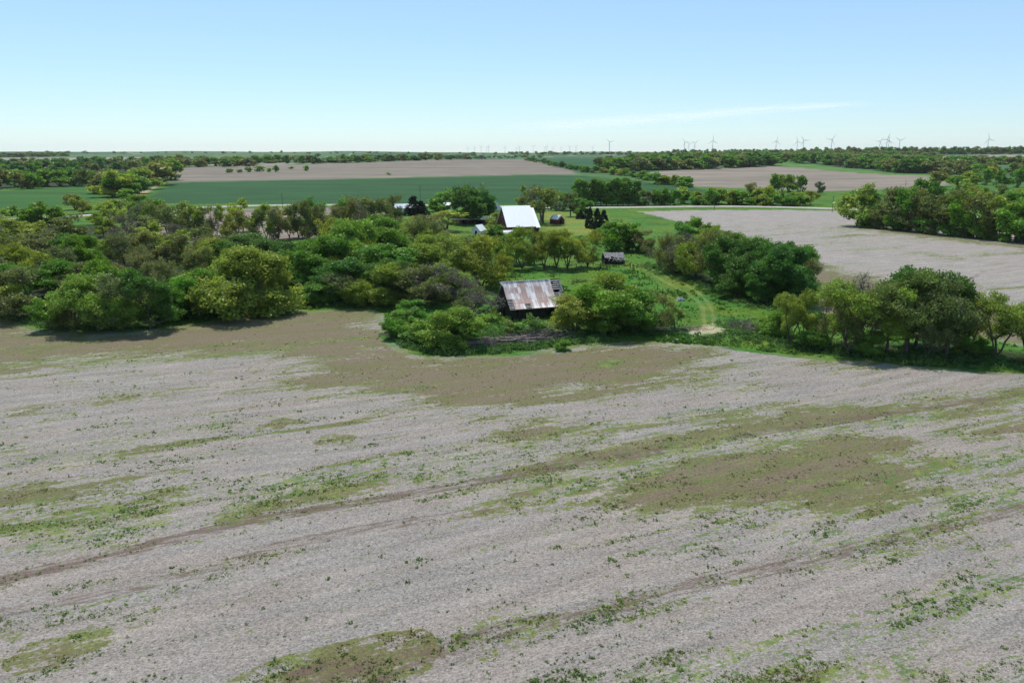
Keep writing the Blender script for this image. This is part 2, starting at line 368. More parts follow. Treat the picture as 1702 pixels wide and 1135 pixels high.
OLIVE = [
 ([(850, 786), (950, 764), (1080, 742), (1200, 716), (1400, 688), (1600, 658), (1702, 646), (1702, 656), (1600, 668), (1400, 700), (1200, 728), (1080, 754), (950, 774), (860, 792)], 0.85, 0.7),
 ([(0, 962), (120, 932), (200, 912), (240, 906), (200, 920), (100, 944), (0, 972)], 0.6, 0.4),
 ([(-200, 560), (0, 528), (60, 545), (210, 551), (400, 529), (480, 516), (560, 512), (610, 513), (632, 522), (640, 548), (644, 565), (672, 583), (730, 592), (870, 586), (1000, 571), (1100, 569), (1175, 577), (1185, 583), (1130, 606), (1060, 625),
   (980, 640), (900, 655), (820, 666), (760, 664), (700, 656), (640, 640), (600, 634), (510, 633), (480, 618), (500, 602), (440, 583), (330, 583), (200, 592), (60, 606), (-100, 625)], 1.0, 5),
 ([(995, 832), (1050, 812), (1110, 790), (1180, 757), (1300, 735), (1420, 727), (1530, 742), (1480, 765), (1585, 775), (1560, 800), (1500, 822), (1400, 836), (1200, 846), (1080, 846)], 0.95, 1.6),
 ([(940, 762), (1000, 742), (1190, 706), (1330, 682), (1480, 680), (1600, 661), (1702, 650), (1800, 645), (1800, 655), (1702, 664), (1500, 692), (1300, 722), (1150, 747), (980, 770)], 0.9, 1.0),
 ([(820, 725), (900, 702), (970, 710), (905, 736), (840, 738)], 0.8, 1.0),
 ([(370, 860), (450, 822), (560, 800), (640, 790), (690, 800), (640, 822), (520, 845), (420, 866)], 0.85, 1.0),
 ([(-60, 838), (0, 820), (120, 802), (230, 784), (312, 786), (200, 806), (60, 838), (-60, 860)], 0.9, 1.0),
 ([(0, 872), (60, 862), (180, 838), (280, 822), (330, 832), (240, 850), (120, 868), (0, 890)], 0.75, 1.2),
 ([(390, 1140), (480, 1100), (600, 1070), (700, 1060), (712, 1082), (690, 1110), (600, 1140)], 0.95, 0.5),
 ([(30, 1100), (70, 1066), (170, 1044), (165, 1064), (90, 1096), (45, 1106)], 0.75, 0.5),
 ([(1595, 712), (1702, 694), (1800, 690), (1800, 720), (1702, 724), (1610, 728)], 0.85, 0.8),
 ([(1465, 702), (1560, 681), (1650, 688), (1565, 708)], 0.7, 0.9),
 ([(1320, 735), (1380, 712), (1450, 705), (1430, 725)], 0.6, 0.9),
 ([(770, 1062), (860, 1018), (975, 1000), (1010, 1012), (900, 1048), (810, 1085)], 0.55, 0.6),
 ([(1000, 1010), (1150, 962), (1250, 935), (1400, 920), (1550, 885), (1702, 842), (1702, 862), (1560, 905), (1400, 935), (1200, 965), (1040, 1022)], 0.50, 0.9),
 ([(435, 712), (470, 698), (495, 703), (480, 716), (445, 719)], 0.85, 0.5), ([(535, 735), (550, 725), (580, 727), (575, 735)], 0.8, 0.4),
 ([(0, 690), (60, 675), (100, 672), (60, 690), (0, 700)], 0.8, 0.8), ([(60, 695), (120, 683), (115, 691), (70, 699)], 0.8, 0.6),
 ([(130, 670), (210, 655), (225, 658), (160, 672)], 0.75, 0.6), ([(250, 655), (300, 648), (340, 645), (290, 658)], 0.6, 0.8),
 ([(380, 652), (430, 643), (420, 652)], 0.7, 0.5), ([(1650, 1120), (1702, 1105), (1760, 1100), (1760, 1150), (1640, 1150)], 0.6, 0.6),
 ([(1550, 700), (1590, 690), (1702, 680), (1702, 690), (1610, 700)], 0.6, 0.6), ([(930, 740), (990, 724), (1030, 722), (980, 742)], 0.6, 0.7),
 ([(1180, 645), (1240, 636), (1300, 640), (1230, 650)], 0.5, 1.0), ([(1000, 655), (1010, 645), (1035, 645), (1020, 660)], 0.6, 0.7),
 ([(-10, 1060), (40, 1046), (55, 1052), (0, 1070)], 0.5, 0.4), ([(180, 1035), (225, 1018), (270, 1020), (225, 1035)], 0.6, 0.35)]
GREEN = [
 ([(320, 858), (440, 800), (560, 780), (650, 762), (720, 775), (800, 765), (840, 780), (760, 800), (640, 826), (520, 850), (390, 868), (330, 872)], 0.62, 1.6),
 ([(720, 790), (740, 752), (800, 735), (900, 720), (980, 715), (960, 740), (840, 775), (760, 798)], 0.55, 1.5),
 ([(600, 775), (640, 760), (670, 766), (640, 782)], 0.9, 0.7), ([(770, 770), (790, 765), (810, 775), (780, 785)], 0.85, 0.7),
 ([(930, 750), (1000, 720), (1100, 700), (1180, 690), (1200, 705), (1050, 735), (960, 762)], 0.50, 1.6),
 ([(1040, 905), (1180, 850), (1330, 860), (1420, 870), (1500, 850), (1702, 800), (1702, 850), (1550, 890), (1400, 925), (1250, 940), (1100, 960), (1000, 1000)], 0.46, 2.2),
 ([(770, 1050), (840, 1010), (960, 975), (985, 985), (940, 1015), (850, 1045)], 0.62, 0.8),
 ([(0, 920), (0, 890), (160, 862), (280, 845), (330, 860), (220, 890), (100, 915)], 0.56, 1.4),
 ([(0, 890), (40, 866), (140, 850), (150, 862), (60, 885)], 0.75, 1.0), ([(1530, 850), (1600, 820), (1702, 805), (1702, 830), (1600, 845)], 0.6, 1.0),
 ([(-100, 640), (200, 600), (480, 590), (620, 640), (700, 690), (560, 760), (300, 800), (0, 860), (-100, 870)], 0.34, 9),
 ([(380, 700), (480, 670), (600, 680), (560, 710), (420, 730)], 0.42, 4), ([(20, 770), (120, 735), (300, 730), (330, 755), (180, 780), (40, 800)], 0.46, 3),
 ([(1180, 700), (1300, 665), (1500, 648), (1702, 640), (1702, 652), (1500, 676), (1330, 690), (1200, 712)], 0.45, 1.4),
 ([(1150, 600), (1280, 590), (1450, 605), (1500, 630), (1300, 650), (1150, 670), (1080, 660), (1100, 620)], 0.33, 5),
 ([(1470, 830), (1702, 780), (1702, 700), (1600, 730), (1560, 790)], 0.36, 3), ([(1000, 606), (1020, 600), (1030, 603), (1015, 609)], 0.9, 0.4),
 ([(1000, 1100), (1702, 930), (1702, 1135), (1000, 1135)], 0.25, 4), ([(200, 1130), (420, 1060), (620, 1010), (760, 1000), (700, 1050), (400, 1110)], 0.30, 2)]
SOIL = [([(-40, 975), (60, 950), (200, 918), (300, 893), (400, 868), (500, 850), (640, 828), (760, 806), (860, 789), (950, 772), (1080, 752), (1200, 728), (1400, 700), (1600, 668), (1702, 656)], 1.0, 0.62),
        ([(-40, 1025), (60, 1006), (160, 990), (250, 970), (330, 955), (400, 930), (470, 906), (560, 886), (650, 872), (800, 850)], 0.45, 0.50),
        ([(600, 1135), (700, 1088), (860, 1040), (1020, 1008), (1160, 970), (1320, 938), (1450, 905), (1600, 868), (1702, 843)], 0.9, 0.55),
        ([(1622, 488), (1632, 478), (1610, 465), (1640, 450), (1702, 440)], 0.9, 0.5), ([(1200, 395), (1260, 410), (1360, 440), (1440, 462)], 0.8, 0.45)]
BROWN = [([(330, 1160), (400, 1128), (490, 1092), (600, 1076), (690, 1074), (690, 1100), (640, 1160)], 0.62), ([(500, 840), (560, 815), (640, 800), (670, 806), (600, 832), (520, 848)], 0.5),
 ([(1060, 825), (1180, 780), (1300, 765), (1400, 765), (1420, 790), (1300, 820), (1120, 838)], 0.44), ([(1200, 714), (1330, 690), (1420, 684), (1330, 704), (1220, 720)], 0.5), ([(0, 838), (100, 812), (200, 795), (180, 806), (40, 836)], 0.42),
 ([(700, 1075), (860, 1030), (1000, 1010), (1020, 1022), (860, 1060), (720, 1100)], 0.42), ([(60, 1090), (110, 1065), (150, 1058), (100, 1085)], 0.45)]
BROWN = [(W(p), s) for p, s in BROWN]
OLIVE = [(W(p), s, w) for p, s, w in OLIVE]; GREEN = [(W(p), s, w) for p, s, w in GREEN]; SOIL = [(W(p), w, s) for p, w, s in SOIL]
TOLIVE = [(W([(1200, 384), (1300, 428), (1400, 452), (1520, 480), (1610, 495), (1702, 520), (1800, 640), (1560, 580), (1360, 525), (1320, 470), (1260, 425)]), 0.95, 3),
          (W([(1400, 372), (1480, 379), (1560, 390), (1702, 408), (1850, 425), (1850, 432), (1702, 415), (1560, 398), (1450, 385)]), 0.75, 3),
          (W([(1400, 352), (1500, 365), (1640, 383), (1702, 391), (1850, 405), (1850, 398), (1702, 386)]), 0.8, 4),
          (W([(1500, 415), (1570, 424), (1600, 432), (1520, 424)]), 0.6, 3), (W([(1300, 385), (1420, 400), (1500, 425), (1400, 415)]), 0.35, 5)]
def covers(X, Y):
    ca, sa = math.cos(STREAK), math.sin(STREAK); U = X * ca + Y * sa; Vv = -X * sa + Y * ca
    wob = (fbm(U / 9, Vv / 3.5, 31, 4) - 0.5)
    f1 = fbm(U / 34, Vv / 4.2, 131, 4); f2 = fbm(U / 60 + 7, Vv / 9, 137, 4); f3 = fbm(U / 11, Vv / 2.2, 141, 3); nearf = ss(70, 50, Y)
    ol = 0.62 * ss(0.60, 0.70, f1) * ss(0.42, 0.58, f2) + 0.30 * ss(0.62, 0.72, f3)
    gr = 0.10 + 0.30 * ss(0.46, 0.66, f2) + 0.16 * ss(0.5, 0.68, f3); so = 0.16 * ss(0.56, 0.68, fbm(U / 50, Vv / 2.0, 151, 3))
    for p, s, w in OLIVE + TOLIVE:
        w2 = w * 2.4; d = sdf(p, X, Y, 15); ol = np.maximum(ol, s * ss(-1, 1.1, (d + wob * w2 * 2.2 + 0.25 * w2) / w2))
    for p, s, w in GREEN:
        w2 = w * 1.6; d = sdf(p, X, Y, 15); gr = np.maximum(gr, s * (0.85 + 0.5 * wob) * ss(-1.2, 1, (d + wob * w2 * 3) / w2))
    for p, s in BROWN:
        d = sdf(p, X, Y, 15); so = np.maximum(so, s * ss(-1, 1.5, d + wob * 4))
    for p, w, s in SOIL:
        d = sdl(p, X, Y, 12); so = np.maximum(so, s * (1 - ss(0.3, 1.2, d / (w * (1 + 2 * wob)))))
    return ol, gr, so
COL = dict(stub=(0.214, 0.200, 0.184), grass=(0.056, 0.134, 0.020), tan=(0.238, 0.224, 0.206), green=(0.022, 0.074, 0.022), purple=(0.172, 0.150, 0.120), strip=(0.075, 0.16, 0.035),
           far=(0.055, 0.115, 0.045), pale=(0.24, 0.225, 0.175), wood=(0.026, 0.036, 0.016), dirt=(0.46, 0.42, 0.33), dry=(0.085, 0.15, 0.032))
ZONES = ['pasture', 'stubble_field', 'dirt_track', 'green_crop_field', 'fallow_field', 'hay_meadow', 'tan_field']
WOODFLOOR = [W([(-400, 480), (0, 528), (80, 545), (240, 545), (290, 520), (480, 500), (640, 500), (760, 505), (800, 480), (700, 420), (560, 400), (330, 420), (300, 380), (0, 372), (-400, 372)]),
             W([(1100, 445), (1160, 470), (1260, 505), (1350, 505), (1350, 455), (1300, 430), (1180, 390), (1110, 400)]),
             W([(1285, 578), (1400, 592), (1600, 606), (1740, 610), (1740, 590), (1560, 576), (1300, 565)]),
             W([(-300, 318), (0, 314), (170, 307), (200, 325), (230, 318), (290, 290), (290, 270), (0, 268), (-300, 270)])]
def land(X, Y):
    n = X.size; zone = np.zeros(n, np.int8); col = np.tile(np.array(COL['grass']), (n, 1)); knd = np.tile(np.array([0., 1., 0.]), (n, 1))
    r = np.hypot(X, Y)
    wob = (fbm(X / 9, Y / 9, 3, 4) - 0.5) * 2; wobf = (fbm(X / 60, Y / 60, 8, 3) - 0.5) * 2
    def put(mask, c, k=None, z=None):
        m = mask[:, None]
        col[:] = col * (1 - m) + np.array(c) * m
        if k is not None: knd[:] = knd * (1 - m) + np.array(k, float) * m
        if z is not None: zone[mask > 0.5] = z
    put(ss(700, 1300, r), COL['far'], (0, 0, 1))
    # patchwork on the far uplands
    pn = vn(X / 500 + 3, Y / 260 + 7, 77); pf = ss(2300, 2700, r)
    put(pf * (pn > 0.66), (0.075, 0.13, 0.055)); put(pf * (pn < 0.3), (0.035, 0.095, 0.035)); put(pf * ((pn > 0.46) & (pn < 0.485)), COL['pale'])
    # farm grass variety
    put((fbm(X / 14, Y / 14, 41, 4) > 0.56) * 0.55 * (r < 700), (0.095, 0.155, 0.028))
    put((fbm(X / 10, Y / 10, 47, 4) > 0.60) * 0.5 * (r < 700), (0.03, 0.085, 0.018))
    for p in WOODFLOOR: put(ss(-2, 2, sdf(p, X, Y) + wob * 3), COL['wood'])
    d = sdf(BRIGHT1, X, Y); put(ss(-2, 2, d + wob * 3) * 0.7, (0.062, 0.148, 0.020))
    def zn(key, c, k, z, w=3.0, jit=2.0):
        d = sdf(Z[key], X, Y, 60) + jit * (wob + wobf); put(ss(-w, w, d), c, k, z)
    zn('hedgetan', (0.20, 0.17, 0.14), (0, 0, 1), 4)
    zn('yard', (0.13, 0.18, 0.04), (0, 1, 0), 0)
    zn('tan', COL['tan'], (1, 0, 0), 6, 0.8, 1.5)
    zn('green0', (0.032, 0.10, 0.018), (0, 0, 1), 3); zn('green1', COL['green'], (0, 0, 1), 3, 4)
    zn('green2', (0.026, 0.085, 0.03), (0, 0, 1), 3, 10, 10); zn('green3', (0.03, 0.085, 0.035), (0, 0, 1), 3, 10, 10)
    zn('purple1', COL['purple'], (0, 0, 1), 4, 5, 4); zn('purple2', (0.20, 0.172, 0.138), (0, 0, 1), 4, 5, 4)
    zn('strip', COL['strip'], (0, 0, 1), 5, 5, 3); zn('field3', (0.25, 0.21, 0.18), (0, 0, 1), 4, 20, 10)
    zn('pale0', COL['pale'], (0, 0, 1), 5, 20, 10); zn('pale1', COL['pale'], (0, 0, 1), 5, 20, 10); zn('pale2', (0.26, 0.22, 0.19), (0, 0, 1), 4, 20, 10)
    d = sdl(P_EDGE_LINE, X, Y, 12)
    s_in = sdf(P_STUB, X, Y, 20) + wob * 0.9
    put(ss(-0.5, 0.5, s_in), COL['stub'], (1, 0, 0), 1)
    # faint pale rim of crop margins and tracks
    d = sdf(DRY, X, Y) + wob * 2.2; put(ss(-1.5, 2, d) * 0.5, COL['dry'])
    d = sdf(BARE, X, Y) + wob * 1.6; put(ss(-0.6, 1.2, d + (fbm(X / 1.5, Y / 1.5, 19, 3) - 0.5) * 7) * 0.6, COL['dirt'], (0.6, 0.2, 0), 2)
    for rr in (RUT1, RUT2):
        d = sdl(rr, X, Y) + (fbm(X / 2.5, Y / 2.5, 13, 3) - 0.5) * 1.3
        put((1 - ss(0.15, 0.55, d)) * 0.22, (0.30, 0.29, 0.15), None, 2)
    d = sdl(FTRACK, X, Y) ; put((1 - ss(3, 6, d)) * 0.9, (0.30, 0.25, 0.17), None, 2)
    return zone, np.clip(col, 0.005, 1), knd
P_EDGE_LINE = P_EDGE

# ---- polar sheet of land: fine rings where the eye can see detail, out to the horizon
def ring_radii():
    r = 3.0; out = []
    while r < 16000:
        out.append(r); r += min(max(0.28, r * r / 38000 if r < 700 else r * r / 38000), 55 if r < 6000 else 400)
        if r < 38: r += 2.5
    return np.array(out)
RR = ring_radii()
def sheet(az, rr, sink=0.0):
    A, B = np.meshgrid(az, rr, indexing='xy'); X = (B * np.sin(A)).ravel(); Y = (B * np.cos(A)).ravel()
    na, nr = len(az), len(rr); i = np.arange(nr - 1)[:, None] * na + np.arange(na - 1)[None, :]
    Q = np.stack([i, i + 1, i + 1 + na, i + na], -1).reshape(-1, 4)[:, ::-1]
    return X, Y, zt(X, Y) - sink, Q
def build_land():
    az = np.radians(np.arange(-47, 47.01, 0.10)); X, Y, Zz, Q = sheet(az, RR)
    zone, col, knd = land(X, Y)
    near = np.hypot(X, Y) < 420
    cov = np.zeros((len(X), 3)); a = covers(X[near], Y[near]); cov[near] = np.stack(a, 1)
    st = (knd[:, 0] > 0.2)
    cov *= (st * knd[:, 0])[:, None]
    ol2 = cov[:, 0]
    # olive margin also leaks over the grass behind the right-hand trees
    zq = zone[Q[:, 0]]
    lab = {0: ('pasture', 'green rough pasture and yard grass round the farmstead'), 1: ('stubble_field', 'pale grey stubble field with weed patches in the foreground'),
           2: ('dirt_track', 'two rutted dirt track curving from shed to field edge'), 3: ('green_crop_field', 'dark green young crop fields beyond the gravel road'),
           4: ('fallow_field', 'brown fallow fields beyond the gravel road'), 5: ('hay_meadow', 'light green and straw coloured strips of far meadow'),
           6: ('tan_field', 'pale tan stubble field right of the farmstead')}
    for z in range(7):
        q = Q[zq == z]
        if not len(q): continue
        u, inv = np.unique(q, return_inverse=True); inv = inv.reshape(q.shape)
        me = np_mesh(lab[z][0], np.stack([X[u], Y[u], Zz[u]], 1), inv, M_GROUND, smooth=True)
        addcol(me, 'base', col[u]); addcol(me, 'cov', cov[u]); addcol(me, 'knd', knd[u])
        tag(link(lab[z][0], me), lab[z][1], 'ground', kind='structure')
    az = np.radians(np.concatenate([np.arange(46.5, 313.6, 3.0), [313.5]])); X, Y, Zz, Q = sheet(az, RR[::14], 0.3)
    zone, col, knd = land(X, Y)
    me = np_mesh('ground', np.stack([X, Y, Zz], 1), Q, M_GROUND, smooth=True)
    addcol(me, 'base', col); addcol(me, 'cov', np.zeros((len(X), 3))); addcol(me, 'knd', knd)
    tag(link('ground', me), 'surrounding farmland all round the view', 'ground', kind='structure')
build_land()

# ---- gravel road: raised ribbon with sloping shoulders
def ribbon(name, line, w, h, mt, label, sh=1.5):
    P = []; 
    for i in range(len(line) - 1):
        a = Vector(line[i]); b = Vector(line[i + 1]); n = max(2, int((b - a).length / 6))
        P += [a.lerp(b, k / n) for k in range(n)]
    P.append(Vector(line[-1]))
    for _ in range(30): P = [P[0]] + [(P[i - 1] + P[i] * 2 + P[i + 1]) / 4 for i in range(1, len(P) - 1)] + [P[-1]]
    V = []; Q = []
    for i, p in enumerate(P):
        d = (P[min(i + 1, len(P) - 1)] - P[max(i - 1, 0)]).normalized(); nrm = Vector((-d.y, d.x)); z = float(zt(p.x, p.y))
        for o, dz in ((-w / 2 - sh, -0.3), (-w / 2, h), (0, h + 0.08), (w / 2, h), (w / 2 + sh, -0.3)):
            q = p + nrm * o; V.append((q.x, q.y, z + dz))
        if i:
            b = (i - 1) * 5; Q += [(b + k, b + 5 + k, b + 6 + k, b + 1 + k) for k in range(4)]
    me = np_mesh(name, V, Q, mt, smooth=False); o = link(name, me); return tag(o, label, 'road', kind='structure')
ribbon('gravel_road', ROAD, 6.5, 0.4, M_GRAVEL, 'pale gravel road running across the land behind the farmstead')

# ------------------------------------------------------------ trees
def quads_from(cent, size, rnd, flat=0.0, aspect=0.6):
    """leaf rhombs at cent with random orientation"""
    n = len(cent)
    a = rnd.normal(size=(n, 3)); a /= np.linalg.norm(a, axis=1)[:, None] + 1e-9
    b = rnd.normal(size=(n, 3)); b[:, 2] *= (1 - flat); b -= (a * b).sum(1)[:, None] * a; b /= np.linalg.norm(b, axis=1)[:, None] + 1e-9
    s = size * rnd.uniform(0.6, 1.35, (n, 1))
    V = np.stack([cent + a * s, cent + b * s * aspect, cent - a * s, cent - b * s * aspect], 1).reshape(-1, 3)
    return V, np.arange(4 * n).reshape(-1, 4)
def tree_arrays(seed, H, Rd, cb, nA, cr, lpc, leaf, kind='round', stems=1, bare=0.0, tr=0.22, twigs=0, sway=0.5):
    rnd = np.random.RandomState(seed)
    zc = H * (cb + 1) / 2; hz = H * (1 - cb) / 2
    # lumpy crown: attractors on several lobes
    K = 16 if kind != 'poplar' else 9
    lobes = []
    for k in range(K):
        ph = 2 * math.pi * (k * 0.618 + rnd.rand() * 0.2); u = -0.92 + 1.8 * ((k * 0.37 + rnd.rand() * 0.3) % 1.0)
        rr = math.sqrt(max(0.08, 1 - (0.75 * u if u < 0 else u) ** 2)) * rnd.uniform(0.42, 0.72)
        if kind == 'cone': rr = (1 - (u + 1) / 2) * 0.55
        lobes.append((rr * math.cos(ph) * Rd, rr * math.sin(ph) * Rd, zc + u * hz * 0.80, rnd.uniform(0.26, 0.42) * Rd))
    A = []
    while len(A) < nA:
        if kind == 'cone':
            z = rnd.uniform(0.03, 1.0); w = (1 - z) ** 0.8 * Rd * (0.75 + 0.5 * rnd.rand()); ph = rnd.rand() * 6.283
            A.append((w * math.cos(ph), w * math.sin(ph), z * H)); continue
        l = lobes[rnd.randint(K)]; d = rnd.normal(size=3); d /= np.linalg.norm(d); q = rnd.rand() ** 0.45
        hs = max(0.7, hz / Rd)
        p = (l[0] + d[0] * l[3] * q, l[1] + d[1] * l[3] * q, l[2] + d[2] * l[3] * q * min(hs, 1.5))
        if p[2] < H * max(cb * 0.85, 0.03): continue
        A.append(p)
    A = np.array(A)
    nodes = []; par = []
    def add(p, q): nodes.append(np.array(p, float)); par.append(q); return len(nodes) - 1
    if stems == 1:
        n0 = add((0, 0, -0.3), -1); top = H * min(cb + 0.32, 0.62) if kind != 'cone' else H * 0.96
        if kind == 'poplar': top = H * 0.85
        m = 5; ax = rnd.normal(size=2) * sway * 0.3
        for k in range(1, m + 1):
            f = k / m; n0 = add((ax[0] * f * 2 + rnd.normal() * 0.08 * sway, ax[1] * f * 2 + rnd.normal() * 0.08 * sway, top * f), n0)
    else:
        b = add((0, 0, -0.3), -1); b2 = add((0, 0, 0.25), b)
        for s in range(stems):
            ph = 6.283 * s / stems + rnd.rand(); n0 = b2; ln = Rd * rnd.uniform(0.25, 0.5)
            for k in range(1, 5):
                f = k / 4; n0 = add((ln * f * math.cos(ph) + rnd.normal() * 0.1, ln * f * math.sin(ph) + rnd.normal() * 0.1, 0.25 + (H * 0.5) * f), n0)
    order = np.argsort(np.linalg.norm(A - np.array([0, 0, H * cb]), axis=1))
    tips = []
    for i in order:
        p = A[i]; N = np.array(nodes); dv = p - N; dist = np.linalg.norm(dv, axis=1)
        cost = dist + np.maximum(0, N[:, 2] + 0.25 * dist - p[2]) * 1.6 + (N[:, 2] < H * cb * 0.55) * 5
        j = int(np.argmin(cost)); q = N[j]; L = dist[j]
        k = j; m = 1 if L < 0.9 else 2 if L < 2 else 3
        for s in range(1, m):
            f = s / m; pt = q * (1 - f) + p * f; pt = pt + rnd.normal(size=3) * L * 0.07; pt[2] -= L * 0.06 * math.sin(math.pi * f) * (1 if kind != 'cone' else 0)
            k = add(pt, k)
        tips.append(add(p, k))
    n = len(nodes); wgt = np.zeros(n); wgt[tips] += 1
    for i in range(n - 1, 0, -1):
        if par[i] >= 0: wgt[par[i]] += wgt[i]
    rad = tr * (wgt / max(wgt[0], 1)) ** 0.48 + 0.012
    V = []; Q = []; ns = 5
    for i in range(1, n):
        p, q = nodes[par[i]], nodes[i]; d = q - p; L = np.linalg.norm(d)
        if L < 1e-4: continue
        d = d / L; u = np.cross(d, (0.31, 0.17, 0.93)); u /= np.linalg.norm(u) + 1e-9; w = np.cross(d, u); b = len(V)
        r0, r1 = min(rad[par[i]], rad[i] * 1.35), rad[i]
        for e, rr in ((p, r0), (q, r1)):
            for k in range(ns):
                a = 6.2832 * k / ns; V.append(e + (u * math.cos(a) + w * math.sin(a)) * rr)
        for k in range(ns):
            k2 = (k + 1) % ns; Q.append((b + k, b + k2, b + ns + k2, b + ns + k))
    if twigs:
        for i in tips:
            for t in range(twigs):
                p = nodes[i]; d = rnd.normal(size=3); d[2] = abs(d[2]) * 0.9; d = d / np.linalg.norm(d) * rnd.uniform(0.4, 1.1) * cr * 1.3
                s = np.cross(d, rnd.normal(size=3)); s = s / (np.linalg.norm(s) + 1e-9) * 0.022; b = len(V); q = p + d * 0.5 + rnd.normal(size=3) * 0.08
                V += [p - s, p + s, q + s * 0.8, q - s * 0.8, p + d + s * 0.4, p + d - s * 0.4]; Q += [(b, b + 1, b + 2, b + 3), (b + 3, b + 2, b + 4, b + 5)]
    T = np.array([nodes[i] for i in tips]); keep = rnd.rand(len(T)) >= bare; T = T[keep]
    if len(T):
        m = lpc; Cn = np.repeat(T, m, 0); off = rnd.normal(size=Cn.shape); off /= np.linalg.norm(off, axis=1)[:, None]
        off *= (rnd.rand(len(Cn), 1) ** 0.5) * cr; off[:, 2] *= 0.72
        LV, LQ = quads_from(Cn + off, leaf, rnd)
        tb = np.repeat(rnd.uniform(0.72, 1.28, len(T)), m) * rnd.uniform(0.8, 1.2, len(Cn))
        hu = np.repeat(rnd.uniform(-0.07, 0.07, len(T)), m)
        tint = np.stack([tb * (1 + hu), tb, tb * (1 - hu)], 1); tint = np.repeat(tint, 4, 0)
    else: LV, LQ, tint = np.zeros((0, 3)), np.zeros((0, 4), int), np.zeros((0, 3))
    return (np.array(V), np.array(Q)), (LV, LQ, tint), H, Rd
class Proto: pass
def proto(name, *a, barkm=None, **k):
    (V, Q), (LV, LQ, ti), H, Rd = tree_arrays(*a, **k)
    p = Proto(); p.H = H; p.R = Rd; p.raw = (LV, LQ, ti)
    LR = np.hypot(LV[:, 0], LV[:, 1]) if len(LV) else np.array([Rd]); p.R = float(np.percentile(LR, 97)) if len(LV) > 50 else Rd
    p.H = float(LV[:, 2].max()) if len(LV) > 50 else H
    p.trunk = np_mesh(name + '_wood', V, Q, barkm or M_BARK, smooth=True)
    p.crown = np_mesh(name + '_leaves', LV, LQ, M_LEAF, ti) if len(LV) else None
    p.nleaf = len(LQ)
    return p
PR = {}
# near: seen from about 120 to 260 m
PR['A', 0] = [proto('maple', s, 12, 5.2, 0.05, 240, 1.05, 95, 0.165) for s in (1, 2, 3)]
PR['B', 0] = [proto('locust', s, 12, 5.4, c, 210, 0.95, 62, 0.155, twigs=3, stems=st, bare=0.05) for s, st, c in ((4, 1, 0.16), (5, 3, 0.03), (6, 2, 0.08))]
PR['C', 0] = [proto('ash', s, 12, 5.2, 0.04, 220, 1.0, 44, 0.15, twigs=5, bare=0.10, stems=st) for s, st in ((7, 1), (8, 3))]
PR['D', 0] = [proto('deadtree', s, 12, 5.2, 0.10, 240, 0.9, 8, 0.14, twigs=9, bare=0.65, stems=st, barkm=M_BARE) for s, st in ((9, 1), (10, 2))]
PR['E', 0] = [proto('bush', s, 5, 3.4, 0.0, 130, 0.75, 100, 0.14, stems=5, tr=0.10) for s in (11, 12, 13)]
PR['S', 0] = [proto('sapling', s, 6, 1.7, 0.16, 40, 0.55, 34, 0.15, tr=0.07, twigs=3) for s in (14, 15)]
PR['F', 0] = [proto('cedar', s, 9, 2.6, 0.0, 300, 0.55, 36, 0.19, kind='cone', tr=0.16) for s in (16, 17)]
# middle distance
PR['A', 1] = [proto('maple_mid', s, 12, 5.2, 0.02, 140, 1.2, 42, 0.32) for s in (21, 22)]
PR['B', 1] = [proto('locust_mid', s, 12, 5.2, 0.06, 120, 1.1, 32, 0.29, twigs=2, stems=st, bare=0.04) for s, st in ((23, 1), (24, 2))]
PR['C', 1] = [proto('ash_mid', s, 12, 4.6, 0.02, 130, 1.15, 26, 0.27, twigs=4, bare=0.10, stems=st) for s, st in ((25, 1), (26, 3))]
PR['D', 1] = [proto('dead_mid', 27, 12, 5.0, 0.12, 130, 1.1, 8, 0.28, twigs=9, bare=0.5, barkm=M_BARE)]
PR['E', 1] = [proto('bush_mid', s, 5, 3.6, 0.0, 70, 0.95, 30, 0.32, stems=4, tr=0.10) for s in (28, 29)]
PR['S', 1] = PR['S', 0]
PR['R', 0] = [proto('roundtree', s, 10, 6.8, 0.0, 430, 1.0, 80, 0.165, stems=4, tr=0.2) for s in (61, 62)]
PR['R', 1] = [proto('roundtree_mid', 63, 10, 6.8, 0.0, 220, 1.2, 44, 0.32, stems=3, tr=0.2)]
PR['U', 0] = [proto('openlocust', s, 12, 5.2, 0.27, 200, 0.95, 58, 0.155, twigs=3, stems=st, bare=0.04, tr=0.26) for s, st in ((51, 2), (52, 3))]
PR['V', 0] = [proto('openash', s, 12, 5.4, 0.30, 230, 1.0, 50, 0.155, twigs=4, stems=st, bare=0.04, tr=0.3) for s, st in ((53, 1), (54, 3))]
PR['U', 1] = [proto('openlocust_mid', 55, 12, 5.2, 0.30, 120, 1.1, 30, 0.28, twigs=3, tr=0.28)]
PR['V', 1] = [proto('openash_mid', 56, 12, 5.2, 0.32, 130, 1.1, 26, 0.27, twigs=4, tr=0.3)]
PR['F', 1] = [proto('cedar_mid', 30, 9, 2.6, 0.0, 150, 0.7, 26, 0.30, kind='cone', tr=0.16)]
PR['P', 0] = PR['P', 1] = [proto('poplar', s, 17, 3.4, 0.0, 130, 1.3, 28, 0.40, kind='poplar', tr=0.2) for s in (31, 32)]
